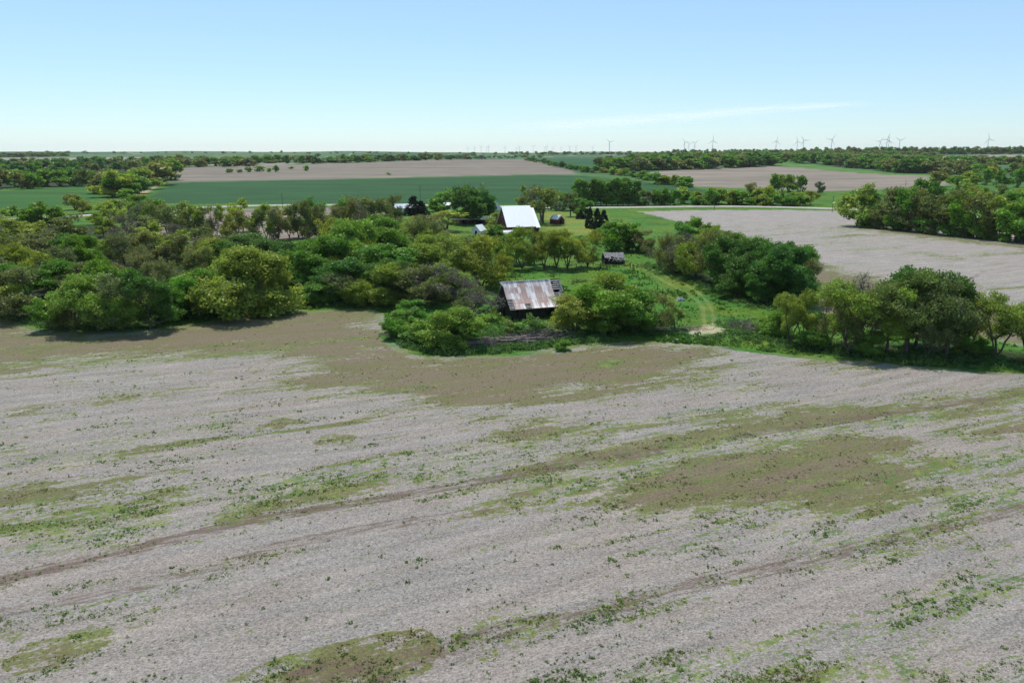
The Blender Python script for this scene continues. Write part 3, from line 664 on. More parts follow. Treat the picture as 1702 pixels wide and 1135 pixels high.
# far
PR['A', 2] = [proto('maple_far', s, 12, 5.6, 0.0, 60, 1.8, 20, 0.80) for s in (41, 42, 43)]
PR['C', 2] = [proto('ash_far', s, 12, 5.2, 0.0, 56, 1.7, 17, 0.74, stems=3, bare=0.06) for s in (44, 45)]
PR['B', 2] = PR['A', 2]; PR['D', 2] = PR['C', 2]
PR['E', 2] = [proto('bush_far', s, 5, 3.6, 0.0, 24, 1.3, 13, 0.7, stems=3, tr=0.1) for s in (46, 47)]
PR['P', 2] = PR['R', 2] = PR['U', 2] = PR['V', 2] = PR['A', 2]; PR['F', 2] = PR['F', 1]; PR['S', 2] = PR['E', 2]
LC = {'A': (0.135, 0.260, 0.032), 'B': (0.255, 0.320, 0.050), 'C': (0.170, 0.198, 0.052), 'D': (0.17, 0.19, 0.085), 'E': (0.150, 0.275, 0.040),
      'S': (0.19, 0.29, 0.058), 'F': (0.018, 0.042, 0.016), 'P': (0.130, 0.245, 0.038), 'G': (0.082, 0.172, 0.028), 'Y': (0.285, 0.345, 0.046), 'U': (0.245, 0.315, 0.048), 'V': (0.150, 0.200, 0.048), 'R': (0.195, 0.270, 0.040)}
LOOK = {'A': 'full green leafy tree', 'B': 'pale yellow-green open tree', 'C': 'olive half-leafed tree', 'D': 'bare grey branching tree', 'E': 'round green bush', 'S': 'slender young tree',
        'F': 'dark pointed cedar', 'P': 'tall narrow green poplar', 'G': 'deep green dense tree', 'Y': 'bright yellow-green tree', 'U': 'yellow-green tree with bare lower trunk', 'V': 'olive tree with bare lower trunk', 'R': 'broad dome-shaped light green tree'}
NAME = {'A': 'broadleaf_tree', 'B': 'locust_tree', 'C': 'broadleaf_tree', 'D': 'bare_tree', 'E': 'bush', 'S': 'sapling', 'F': 'cedar_tree', 'P': 'poplar_tree', 'G': 'broadleaf_tree', 'Y': 'broadleaf_tree', 'U': 'locust_tree', 'V': 'broadleaf_tree', 'R': 'broadleaf_tree'}
CAT = {'E': 'bush', 'S': 'sapling'}
TREES = []      # (x, y, height, width, kind, place, px, group)
def T(place, items, group=None):
    """items: (px, base y or None, top y, width px, kind[, height m])"""
    for it in items:
        px, yb, yt, w, k = it[:5]
        if yb is None:
            h = it[5]; best = None
            lo, hi = 60.0, 4000.0
            dx = (px - 851) / F; e = -(yt - 567.5) / F; cp, sp = math.cos(PITCH), math.sin(PITCH)
            dy, dz = cp + e * sp, -sp + e * cp
            for _ in range(50):
                m = (lo + hi) / 2
                if HC + dz * m - float(zt(dx * m, dy * m)) - h > 0: lo = m
                else: hi = m
            x, y = dx * lo, dy * lo
        else:
            x, y = at(px, yb); s = mpp(x, y); h = (yb - yt) * s / math.cos(math.atan2(HC, y)) * 0.98
        TREES.append((x, y, h, w * mpp(x, y), k, place, px, group or 'trees ' + place))
def row(place, x0, x1, n, fy, h, w, kinds, jx=0.5, jy=3, base=False, group=None, seed=0):
    rd = random.Random(seed + n + int(x0)); st = (x1 - x0) / max(n - 1, 1); L = []
    for i in range(n):
        px = x0 + i * st + rd.uniform(-jx, jx) * st; f = (px - x0) / (x1 - x0); y = np.interp(px, [p[0] for p in fy], [p[1] for p in fy]) + rd.uniform(-jy, jy)
        hh = rd.uniform(*h); k = rd.choice(kinds)
        if base:
            x, yy = at(px, y); TREES.append((x, yy, hh, rd.uniform(*w), k, place, px, group or 'trees ' + place))
        else:
            T(place, [(px, None, y, 1, k, hh)], group); t = TREES[-1]; TREES[-1] = t[:3] + (rd.uniform(*w),) + t[4:]
# --- front edge of the left wood
T('at the field edge of the left wood', [(22, 530, 442, 100, 'C'), (85, 548, 492, 56, 'E'), (128, 548, 470, 70, 'C'), (165, 550, 453, 108, 'R'), (205, 548, 450, 90, 'C'), (250, 546, 442, 74, 'G'), (286, 532, 476, 58, 'A'),
   (325, 524, 455, 76, 'A'), (402, 521, 403, 160, 'R'), (355, 517, 440, 70, 'A'), (460, 512, 445, 60, 'B')])
T('at the field edge below the middle wood', [(520, 504, 466, 74, 'E'), (490, 500, 478, 40, 'E'), (585, 504, 446, 84, 'C'), (628, 507, 436, 96, 'R'), (662, 506, 452, 60, 'C'), (700, 508, 440, 84, 'C'), (722, 506, 440, 84, 'D'), (768, 503, 446, 60, 'D')])
T('left of the rusty barn', [(800, 535, 478, 66, 'D'), (784, 528, 470, 56, 'C'), (743, 574, 506, 108, 'R'), (712, 566, 520, 70, 'E'), (655, 562, 526, 42, 'E'), (686, 532, 496, 50, 'E'), (672, 545, 515, 40, 'E'), (776, 565, 535, 48, 'E')])
T('before the rusty barn', [(850, 560, 530, 26, 'S'), (884, 562, 518, 30, 'S'), (868, 560, 540, 24, 'E'), (905, 560, 536, 34, 'E'), (922, 562, 540, 30, 'S'), (934, 582, 565, 26, 'E')])
T('right of the rusty barn', [(958, 554, 485, 90, 'B'), (990, 552, 470, 70, 'A'), (1026, 540, 447, 100, 'R'), (1018, 555, 478, 92, 'A'), (1052, 553, 480, 70, 'A'), (1084, 550, 484, 64, 'C'), (935, 556, 512, 46, 'B'), (1122, 546, 497, 32, 'S')])
# --- wood interior on the left, front to back
LW = 'inside the left wood'
row(LW + ', front', -80, 470, 12, [(-80, 440), (100, 432), (300, 415), (470, 415)], (9, 12), (9, 12), 'CGCBCA', jy=6, seed=3)
T(LW + ', front', [(135, None, 388, 60, 'A', 13), (35, None, 400, 70, 'Y', 12), (88, None, 405, 60, 'C', 12), (-30, None, 415, 70, 'C', 12)])
row(LW + ', middle', -90, 430, 14, [(-90, 392), (100, 390), (250, 388), (430, 392)], (9.5, 12.5), (9, 12), 'CCBCGC', jy=6, seed=8)
T(LW + ', middle', [(300, None, 382, 70, 'Y', 10), (365, None, 400, 64, 'G', 11), (425, None, 385, 90, 'G', 12), (455, None, 392, 70, 'G', 12)])
row(LW + ', back', -90, 330, 13, [(-90, 372), (60, 362), (150, 352), (330, 370)], (10, 13), (10, 13), 'CCBCDYC', jy=6, seed=12)
row(LW + ', rearmost', 20, 225, 8, [(20, 345), (70, 335), (120, 322), (170, 335), (225, 345)], (10, 13), (11, 14), 'CYCBAC', jy=4, seed=15)
T(LW + ', rearmost', [(35, None, 340, 50, 'A', 10), (-40, None, 350, 70, 'C', 11), (205, None, 330, 50, 'B', 11)])
# --- hedgerow below the road
HR = 'in the hedgerow below the gravel road'
row(HR, 236, 660, 24, [(236, 392), (330, 398), (450, 400), (560, 392), (660, 378)], (13, 17), (6.5, 9), 'CCDCCBC', jy=4, base=True, seed=2)
T(HR, [(252, 375, 328, 50, 'A'), (300, 380, 333, 48, 'B'), (404, 385, 328, 44, 'Y'), (518, 380, 325, 42, 'A'), (572, 372, 328, 34, 'A'), (600, 378, 324, 50, 'C'), (640, 375, 330, 44, 'C')])
# --- middle wood
MW = 'in the wood left of the farmstead'
T(MW, [(500, 478, 395, 80, 'A'), (545, 482, 392, 90, 'A'), (600, 470, 362, 110, 'R'), (640, 478, 400, 100, 'A'), (575, 455, 358, 90, 'Y'), (618, 440, 357, 90, 'A'), (650, 450, 372, 80, 'A'),
       (690, 465, 395, 80, 'B'), (520, 450, 398, 70, 'Y'), (668, 490, 440, 60, 'B'), (705, 440, 358, 70, 'C'), (690, 425, 362, 70, 'B'), (480, 460, 402, 60, 'G'), (560, 500, 425, 90, 'G'), (650, 500, 430, 80, 'G'),
       (720, 470, 388, 84, 'R'), (740, 450, 384, 70, 'B'), (640, 410, 352, 70, 'C'), (725, 400, 365, 50, 'D')])
T('on the bank behind the rusty barn', [(765, 478, 388, 84, 'B'), (800, 480, 388, 86, 'Y'), (822, 470, 392, 60, 'B'), (745, 495, 430, 70, 'B'), (780, 450, 392, 60, 'C'),
       (868, 447, 374, 56, 'B'), (905, 447, 380, 44, 'U'), (888, 440, 378, 40, 'C'), (925, 445, 378, 50, 'U'), (943, 447, 380, 50, 'U'), (976, 444, 380, 54, 'Y'), (842, 440, 384, 40, 'A'), (858, 436, 380, 40, 'B')])
T('in the yard around the white barn', [(735, 352, 312, 44, 'A'), (775, 372, 306, 54, 'G'), (800, 368, 308, 44, 'G'), (782, 362, 304, 60, 'D'), (742, 385, 348, 60, 'U'), (776, 372, 346, 50, 'U'), (824, 378, 352, 34, 'B'),
       (824, 404, 372, 36, 'B'), (712, 398, 355, 60, 'C'), (830, 405, 372, 34, 'G'), (902, 372, 308, 50, 'V'), (900, 368, 306, 56, 'D'), (872, 345, 306, 30, 'B'), (882, 352, 310, 36, 'C'), (930, 350, 318, 30, 'A'), (948, 360, 318, 30, 'V'), (955, 350, 322, 30, 'A'),
       (962, 362, 346, 18, 'E'), (970, 352, 330, 26, 'E')])
T('beside the white barn', [(688, 358, 325, 34, 'F'), (700, 358, 333, 26, 'F')], 'cedars beside the yard')
T('on the lawn right of the white barn', [(980, 379, 352, 16, 'F'), (992, 381, 345, 20, 'F'), (1003, 380, 348, 20, 'F'), (975, 364, 350, 12, 'F'), (965, 364, 352, 14, 'F')], 'young cedars on the lawn')
T('behind the collapsed shed', [(1028, 417, 363, 58, 'A'), (1066, 420, 382, 36, 'C'), (1052, 418, 385, 36, 'G'), (1010, 405, 372, 34, 'A'), (1078, 425, 395, 24, 'C')])
T('on the slope right of the collapsed shed', [(1150, 395, 358, 34, 'A'), (1175, 400, 368, 34, 'A'), (1135, 398, 366, 30, 'E'), (1110, 452, 385, 50, 'C'), (1096, 446, 395, 36, 'D'), (1138, 458, 385, 60, 'D'), (1130, 456, 388, 50, 'C')])
RW = 'in the wood strip right of the track'
T(RW, [(1155, 464, 382, 64, 'B'), (1185, 470, 380, 70, 'C'), (1205, 480, 392, 70, 'G'), (1240, 490, 395, 76, 'G'), (1275, 499, 400, 76, 'G'), (1310, 505, 406, 76, 'G'), (1335, 500, 425, 50, 'C'),
       (1180, 445, 372, 56, 'Y'), (1215, 455, 380, 60, 'A'), (1250, 465, 390, 60, 'A'), (1290, 475, 398, 60, 'G'), (1320, 480, 405, 60, 'A'), (1225, 495, 440, 56, 'G'), (1265, 503, 448, 56, 'G')])
T('right of the track before the tan field', [(1312, 572, 484, 50, 'U'), (1332, 574, 480, 48, 'U'), (1290, 560, 510, 46, 'E'), (1272, 548, 528, 40, 'E'), (1408, 586, 462, 92, 'U'), (1405, 570, 450, 66, 'D'), (1378, 580, 480, 50, 'C'), (1440, 588, 470, 70, 'C'),
       (1505, 590, 450, 112, 'V'), (1474, 588, 474, 72, 'U'), (1520, 578, 442, 92, 'G'), (1560, 584, 452, 84, 'G'), (1572, 594, 464, 92, 'V'), (1605, 590, 492, 50, 'Y'), (1655, 596, 484, 80, 'U'), (1705, 592, 488, 70, 'U'), (1540, 596, 490, 70, 'C'), (1745, 600, 500, 90, 'B'), (1445, 588, 548, 44, 'E'), (1600, 590, 556, 40, 'E'), (1635, 590, 560, 34, 'E'), (1350, 580, 545, 44, 'E')])
# --- belts and woods beyond
RB = 'in the grove past the tan field'
T(RB, [(1424, 376, 303, 67, 'B'), (1447, 374, 312, 40, 'A'), (1468, 380, 310, 43, 'C'), (1490, 382, 308, 48, 'C'), (1508, 384, 308, 43, 'A'), (1528, 386, 312, 40, 'C'), (1552, 389, 320, 48, 'C'), (1575, 391, 312, 48, 'C'), (1598, 393, 316, 48, 'A'), (1625, 396, 318, 57, 'C'),
       (1655, 398, 322, 60, 'B'), (1690, 402, 326, 64, 'A'), (1730, 404, 326, 64, 'A'), (1540, 352, 293, 43, 'A')])
T(RB, [(1436, 378, 350, 34, 'E'), (1460, 380, 352, 34, 'C'), (1484, 382, 354, 34, 'E'), (1508, 385, 356, 34, 'C'), (1532, 387, 358, 34, 'E'), (1556, 390, 361, 34, 'C'), (1580, 392, 363, 34, 'E'), (1604, 394, 365, 34, 'C'), (1628, 397, 367, 34, 'E'), (1652, 399, 369, 34, 'C'), (1676, 402, 372, 34, 'E'), (1700, 404, 374, 34, 'C'), (1724, 406, 376, 34, 'E')])
row(RB + ', middle', 1580, 1760, 10, [(1580, 318), (1640, 305), (1702, 312), (1760, 315)], (12, 15), (11, 14), 'ACBA', jy=4, seed=4)
row(RB + ', back', 1590, 1770, 12, [(1590, 298), (1640, 286), (1702, 284), (1760, 285)], (12, 15), (12, 16), 'ABYA', jy=4, seed=5)
row(RB + ', rearmost', 1560, 1780, 12, [(1560, 285), (1640, 275), (1702, 276), (1780, 276)], (12, 15), (14, 18), 'ACA', jy=3, seed=6)
T('in the tall grove beside the road', [(962 + i * 9.2, 342, 295 + (i % 3) * 3, 24, 'P') for i in range(11)] + [(968 + i * 12, 338, 298 + (i % 2) * 3, 24, 'P') for i in range(7)] + [(965, 338, 312, 22, 'A'), (1062, 341, 312, 24, 'A'), (1078, 341, 316, 26, 'C'), (1094, 341, 313, 24, 'A'), (1108, 341, 318, 22, 'A')])
row('in the roadside hedge past the poplars', 1122, 1345, 24, [(1122, 340), (1345, 342)], (6.5, 10.5), (8, 11), 'ABAEY', jy=2, base=True, seed=9)
T('in the roadside hedge past the poplars', [(1250, 338, 303, 26, 'C'), (1262, 339, 310, 22, 'A'), (1186, 338, 316, 20, 'B')])
T('on the meadow beyond the road', [(1288, 320, 295, 20, 'A'), (1300, 319, 293, 24, 'B'), (1312, 320, 296, 20, 'B'), (1326, 319, 297, 22, 'A'), (1362, 323, 306, 14, 'D')])
row('in the diagonal hedge between far fields', 972, 1145, 20, [(972, 286), (1010, 288), (1060, 296), (1145, 312)], (6, 9), (11, 14), 'ABA', jy=1, base=True, seed=13)
T('in the diagonal hedge between far fields', [(1092, 306, 291, 30, 'A'), (1104, 307, 294, 24, 'B')])
LF = 'in the far wood on the left'
T('in the spur beyond the left crop field', [(188, 328, 287, 50, 'B'), (200, 327, 290, 40, 'A'), (222, 322, 289, 36, 'A'), (240, 315, 283, 40, 'B'), (262, 308, 272, 46, 'C'), (278, 300, 268, 36, 'A'), (170, 322, 292, 34, 'C'), (215, 336, 318, 28, 'A'), (228, 345, 322, 30, 'A'), (252, 305, 275, 40, 'B')])
row(LF + ', front', -120, 175, 20, [(-120, 318), (0, 314), (175, 308)], (13, 17), (13, 17), 'AACA', jy=1.5, base=True, seed=21)
row(LF + ', middle', -120, 250, 18, [(-120, 296), (0, 294), (175, 290), (250, 290)], (13, 17), (15, 20), 'AACG', jy=3, base=True, seed=22)
row(LF + ', back', -120, 280, 20, [(-120, 284), (0, 283), (175, 281), (280, 281)], (13, 17), (17, 24), 'ACG', jy=2, base=True, seed=23)
row(LF + ', rearmost', -120, 290, 22, [(-120, 277), (290, 275)], (13, 17), (20, 28), 'ACG', jy=1.5, base=True, seed=24)
row('along the far track left of the brown field', 290, 430, 14, [(290, 278), (430, 275)], (11, 15), (18, 26), 'AC', jy=1, base=True, seed=25)
# bushes on the brown field
T('on the far brown field', [(381, 287, 281, 10, 'E'), (398, 287, 282, 9, 'E'), (413, 286, 278, 9, 'E'), (431, 285, 277, 14, 'E'), (447, 286, 280, 7, 'E'), (459, 286, 275, 9, 'E'), (484, 281, 277, 7, 'E'), (509, 284, 276, 8, 'E'), (646, 291, 287, 6, 'E')])
BELT = [('in the dark tree belt above the far tan field', 1000, 1290, 34, [(1000, 285), (1060, 284), (1150, 281), (1290, 275)], (13, 17), (20, 27)),
        ('in the dark tree belt above the far tan field, second row', 1010, 1290, 30, [(1010, 281), (1150, 276), (1290, 270)], (13, 18), (22, 28)),
        ('in the long belt above the green strip', 1296, 1600, 36, [(1296, 268), (1400, 277), (1500, 287), (1600, 289)], (13, 17), (19, 26)),
        ('in the long belt above the green strip, second row', 1296, 1600, 30, [(1296, 263), (1400, 268), (1600, 280)], (12, 16), (22, 30))]
BELT.append(('X', 1060, 1290, 26, [(1060, 274), (1290, 266)], (13, 17), (24, 30)))
BELT.append(('X', 1296, 1560, 26, [(1296, 260), (1560, 274)], (12, 16), (24, 32)))
for nm, a, b, n, fy, h, w in BELT:
    row(nm, a, b, n, fy, h, w, 'AACG', jy=1, base=True, seed=31)
# the far countryside: lines and clumps of trees too small to single out
row('X', 1180, 1548, 66, [(1180, 263), (1300, 261), (1500, 263), (1760, 265)], (12, 17), (15, 22), 'AC', jy=1.2, base=True, seed=41)
row('X', 1120, 1780, 130, [(1120, 256), (1300, 256.2), (1500, 256.5), (1780, 256)], (13, 19), (14, 22), 'AC', jy=0.8, base=True, seed=42)
row('X', -60, 110, 40, [(-60, 262), (110, 259)], (10, 14), (20, 34), 'AC', jy=1, base=True, seed=43)
row('X', 60, 850, 34, [(60, 254.8), (400, 254.8), (850, 256)], (3, 9), (10, 22), 'AC', jy=0.8, base=True, seed=44)
row('X', 420, 900, 70, [(420, 271), (540, 271), (700, 266), (900, 262)], (5, 13), (10, 26), 'AGC', jy=1.2, base=True, seed=45)
row('X', 280, 800, 46, [(280, 266), (800, 261)], (5, 13), (14, 34), 'AC', jy=3, base=True, seed=46)
row('X', 850, 1150, 40, [(850, 257), (1150, 257)], (7, 13), (14, 30), 'AC', jy=0.8, base=True, seed=47)
row('X', 880, 975, 16, [(880, 267), (975, 286)], (4, 8), (10, 14), 'AG', jy=0.8, base=True, seed=48)
row('X', 1560, 1740, 22, [(1560, 272), (1740, 274)], (11, 14), (20, 30), 'AC', jy=2, base=True, seed=49)
row('X', 560, 780, 16, [(560, 268), (780, 264)], (7, 12), (10, 20), 'GC', jy=1, base=True, seed=50)
ORD = 'first second third fourth fifth sixth seventh eighth ninth tenth eleventh twelfth thirteenth fourteenth fifteenth sixteenth seventeenth eighteenth nineteenth twentieth'.split()
TENS = {20: 'twenty', 30: 'thirty', 40: 'forty'}
def ordinal(i):
    if i < 20: return ORD[i]
    t = (i + 1) // 10 * 10; u = (i + 1) % 10
    return {20: 'twentieth', 30: 'thirtieth', 40: 'fortieth'}[t] if u == 0 else TENS[t] + '-' + ORD[u - 1]
def look(k): return LOOK[k]
cand = [t for t in TREES if t[5] != 'X']; farset = [t for t in TREES if t[5] == 'X']
bushes = [t for t in cand if t[4] in 'ES']; trees_ = sorted([t for t in cand if t[4] not in 'ES'], key=lambda t: -t[2] * t[3] / (t[1] ** 2))
farset += trees_[300:]; trees_ = trees_[:300]
groups = {}
for t in trees_ + bushes: groups.setdefault((t[5], look(t[4])), []).append(t)
labels = {}
for (pl, lk), L in groups.items():
    L.sort(key=lambda t: t[6])
    vis = L
    for i, t in enumerate(vis):
        if len(vis) == 1: lb = lk + ' ' + pl
        elif i == len(vis) - 1 and i > 1: lb = 'rightmost ' + lk + ' ' + pl
        elif i == 0: lb = 'leftmost ' + lk + ' ' + pl
        else: lb = ordinal(i) + ' ' + lk + ' from the left ' + pl
        w = lb.replace(',', '').split()
        if len(w) > 16: lb = lb.replace(' from the left', '')
        labels[id(t)] = lb
def jitter(c, rd, a=0.16):
    b = rd.uniform(1 - a, 1 + a); return (c[0] * b * rd.uniform(0.88, 1.14), c[1] * b, c[2] * b * rd.uniform(0.85, 1.2))
rdT = random.Random(5)
def plant(t):
    x, y, h, w, k, pl, px, g = t
    r = math.hypot(x, y)
    if r > 680: w *= 1.3; h *= 1.15
    lod = 0 if r < 270 else 1 if r < 750 else 2
    pk = {'G': 'A', 'Y': 'B'}.get(k, k)
    p = rdT.choice(PR[pk, lod])
    o = empty(NAME[k], (x, y, float(zt(x, y))), rdT.uniform(0, 6.28), label=labels[id(t)], cat=CAT.get(k, 'tree'), group=g)
    s = w * 1.12 / 2 / p.R; s2 = h / p.H; s = max(s, s2 * 0.55); o.scale = (s, s, s2)
    tr = link('trunk' if k != 'E' else 'stems', p.trunk, o)
    if p.crown:
        c = link('crown' if k != 'E' else 'foliage', p.crown, o); c.color = (*jitter(LC[k], rdT), 1)
for t in trees_ + bushes: plant(t)
def stuff_trees(name, L, label, cat):
    Vs, Qs, Ts = [], [], []; b = 0
    for x, y, h, w, k, pl, px, g in L:
        pk = {'G': 'A', 'Y': 'B'}.get(k, k); p = rdT.choice(PR[pk, 2]); V, Q, ti = p.raw
        w *= 1.25; h *= 1.3; s = w / 2 / p.R; s2 = h / p.H; a = rdT.uniform(0, 6.28); ca, sa = math.cos(a), math.sin(a)
        X = V[:, 0] * s; Y = V[:, 1] * s
        Vs.append(np.stack([x + X * ca - Y * sa, y + X * sa + Y * ca, float(zt(x, y)) + V[:, 2] * s2 - 0.1], 1)); Qs.append(Q + b); b += len(V)
        c = jitter(LC[k], rdT); Ts.append(ti * np.array(c))
    me = np_mesh(name, np.concatenate(Vs), np.concatenate(Qs), M_LEAF, np.concatenate(Ts))
    tag(link(name, me), label, cat, kind='stuff')
stuff_trees('distant_woodland', farset, 'far-off tree lines and copses across the upland fields near the horizon', 'woodland')

# ------------------------------------------------------------ buildings
def gz(x, y): return float(zt(x, y))
def rusty_barn():
    cx, cy = at(883, 522); th = R(19)
    b = empty('rusty_barn', (cx, cy, gz(cx, cy)), th, label='old dark barn with rusty patched sheet-iron roof and open lath corners', cat='barn')
    L = 6.5; D = 4.7; ze = 2.45; zr = 7.6
    prof = [(0, zr), (-1.0, 6.5), (-2.2, 5.2), (-3.4, 4.05), (-4.6, 3.05), (-5.4, 2.45)]     # slightly flared slope
    def pz(y): y = -abs(y); return float(np.interp(y, [p[0] for p in prof][::-1], [p[1] for p in prof][::-1]))
    # walls
    for s in (-1, 1):
        w = MB(); ys = [-D, -3.4, -2.2, -1.0, 0, 1.0, 2.2, 3.4, D]
        n = 16
        for i in range(n):                 # vertical boards, some ends ragged
            y0 = -D + 2 * D * i / n; y1 = -D + 2 * D * (i + 1) / n - 0.03; z0 = random.choice([0, 0, 0.05, 0.25, 0.6]) if s < 0 else 0
            x0 = s * L; x1 = s * (L - 0.06)
            w.poly([(x0, y0, z0), (x0, y1, z0), (x0, y1, pz(y1) - 0.12), (x0, y0, pz(y0) - 0.12)], (x1 - x0, 0, 0))
        w.build('gable_wall', M_WOOD, b)
    w = MB()
    for i in range(46):
        x0 = -L + 2 * L * i / 46; x1 = x0 + 0.26
        if 1.6 < x0 < 4.4: w.box(x0, x1, -D, -D + 0.05, 2.4, ze); continue
        if random.random() < 0.06: continue
        w.box(x0, x1, -D, -D + 0.05, random.choice([0, 0, 0.1, 0.3]), ze)
    w.build('front_wall', M_WOOD, b)
    w = MB()
    for i in range(46):
        x0 = -L + 2 * L * i / 46; w.box(x0, x0 + 0.27, D - 0.05, D, 0, ze)
    w.build('back_wall', M_WOOD, b)
    p = MB()
    for x in (-6.3, -3.2, 0, 1.5, 4.5, 6.3):
        for y in (-4.5, 0, 4.5): p.box(x - 0.1, x + 0.1, y - 0.1, y + 0.1, 0, pz(y) - 0.25)
    p.build('post_frame', M_WOOD, b)
    # rafters and laths under the iron
    r = MB()
    for i in range(15):
        x = -L - 0.1 + (2 * L + 0.2) * i / 14
        for s in (-1, 1):
            for k in range(len(prof) - 1):
                (ya, za), (yb, zb) = prof[k], prof[k + 1]; r.bar((x, s * -ya, za - 0.16), (x, s * -yb, zb - 0.16), 0.06, 0.12)
    r.build('rafters', M_WOOD, b)
    l = MB()
    nl = 15; rd = random.Random(3)
    for s in (-1, 1):
        for i in range(nl):
            y = -0.15 - 5.15 * i / (nl - 1); z = pz(y) - 0.10
            x = -L - 0.3
            while x < L + 0.2:
                e = min(x + rd.uniform(2.5, 4), L + 0.3)
                if rd.random() > 0.08:
                    ya = y; yb = y - 0.16; zs = -0.07; j1 = rd.uniform(-.03, .03)
                    l.poly([(x, -s * ya, pz(ya) + zs), (e, -s * ya, pz(ya) + zs + j1), (e, -s * yb, pz(yb) + zs + j1), (x, -s * yb, pz(yb) + zs)], (0, 0, 0.03))
                x = e + 0.02
    l.build('roof_laths', M_SLAT, b)
    # iron sheets: 2 ft wide, in overlapping courses; some are gone
    def sheets(side, gone, name):
        V = []; Q = []; TI = []; nx = 22; cs = [0, 0.19, 0.38, 0.58, 0.78, 1.0]; rd = random.Random(9 + side)
        band = [rd.uniform(0.2, 0.95) for _ in range(nx)]
        for j in range(5):
            for i in range(nx):
                u = (i + .5) / nx; v = (cs[j] + cs[j + 1]) / 2
                if gone(u, v): continue
                x0 = -L - 0.35 + (2 * L + 0.7) * i / nx; x1 = x0 + (2 * L + 0.7) / nx + 0.02
                tl = 0.35 * band[i // 2 * 2 % nx] + 0.35 * rd.random() + 0.50 + (0.12 if j in (1, 3) else -0.10)
                if rd.random() < 0.16 or i in (9, 10, 15): tl = tl * 0.5 - 0.05
                lift = 0.02 + rd.uniform(0, 0.004)
                sub = 3
                for a in range(sub):
                    f0 = cs[j] + (cs[j + 1] - cs[j]) * a / sub; f1 = cs[j] + (cs[j + 1] - cs[j]) * (a + 1) / sub + (0.012 if a == sub - 1 else 0)
                    y0 = -5.42 * f0 - (0.0 if j else -0.0); y1 = -5.42 * f1; k0 = len(V)
                    dz = lift + 0.015 * (5 - j) / 5
                    for (x, y) in ((x0, y0), (x1, y0), (x1, y1), (x0, y1)): V.append((x, side * -y, pz(y) + dz)); TI.append(tl)
                    for (x, y) in ((x0, y0), (x1, y0), (x1, y1), (x0, y1)): V.append((x, side * -y, pz(y) + dz - 0.008)); TI.append(tl)
                    q = [(0, 3, 2, 1), (4, 5, 6, 7), (0, 1, 5, 4), (1, 2, 6, 5), (2, 3, 7, 6), (3, 0, 4, 7)]
                    Q += [tuple(k0 + c for c in z) for z in q]
        me = np_mesh(name, V, Q, M_RUST, np.repeat(np.array(TI)[:, None], 3, 1)); return link(name, me, b)
    def gone(u, v):
        if u > 0.80 and v < 0.62: return True
        if u > 0.93 and v < 0.80: return True
        if u < 0.11 and v > 0.60: return True
        if 0.28 < u < 0.38 and v > 0.80: return True
        return False
    sheets(-1, lambda u, v: gone(u, v), 'roof_sheets'); sheets(1, lambda u, v: False, 'roof_sheets')
    # peak of the left gable: small triangular hay hood and ridge cap
    h = MB(); h.poly([(-L - 0.35, 0.02, zr + 0.05), (-L - 1.0, 0, zr + 0.03), (-L - 0.35, -1.0, pz(-1.0) + 0.06)], (0, 0, 0.02)); h.poly([(-L - 0.35, 1.0, pz(-1.0) + 0.06), (-L - 1.0, 0, zr + 0.03), (-L - 0.35, 0.02, zr + 0.05)], (0, 0, 0.02)); h.build('hay_hood', M_SLAT, b)
    c = MB(); c.bar((-L - 0.4, 0, zr + 0.06), (L * 0.62, 0, zr + 0.06), 0.28, 0.03); c.build('ridge_cap', M_SLAT, b)
    c = MB(); c.bar((-L - 0.35, -5.46, 2.42), (L + 0.2, -5.46, 2.42), 0.05, 0.14); c.build('eave_board', M_SLAT, b)
    d = MB(); d.box(-L - 0.02, -L + 0.0, -1.1, 0.5, 0, 2.6); d.build('doorway_shade', M_DARK, b)  # solid dark panel on the boards, interior shade put into its colour
rusty_barn()

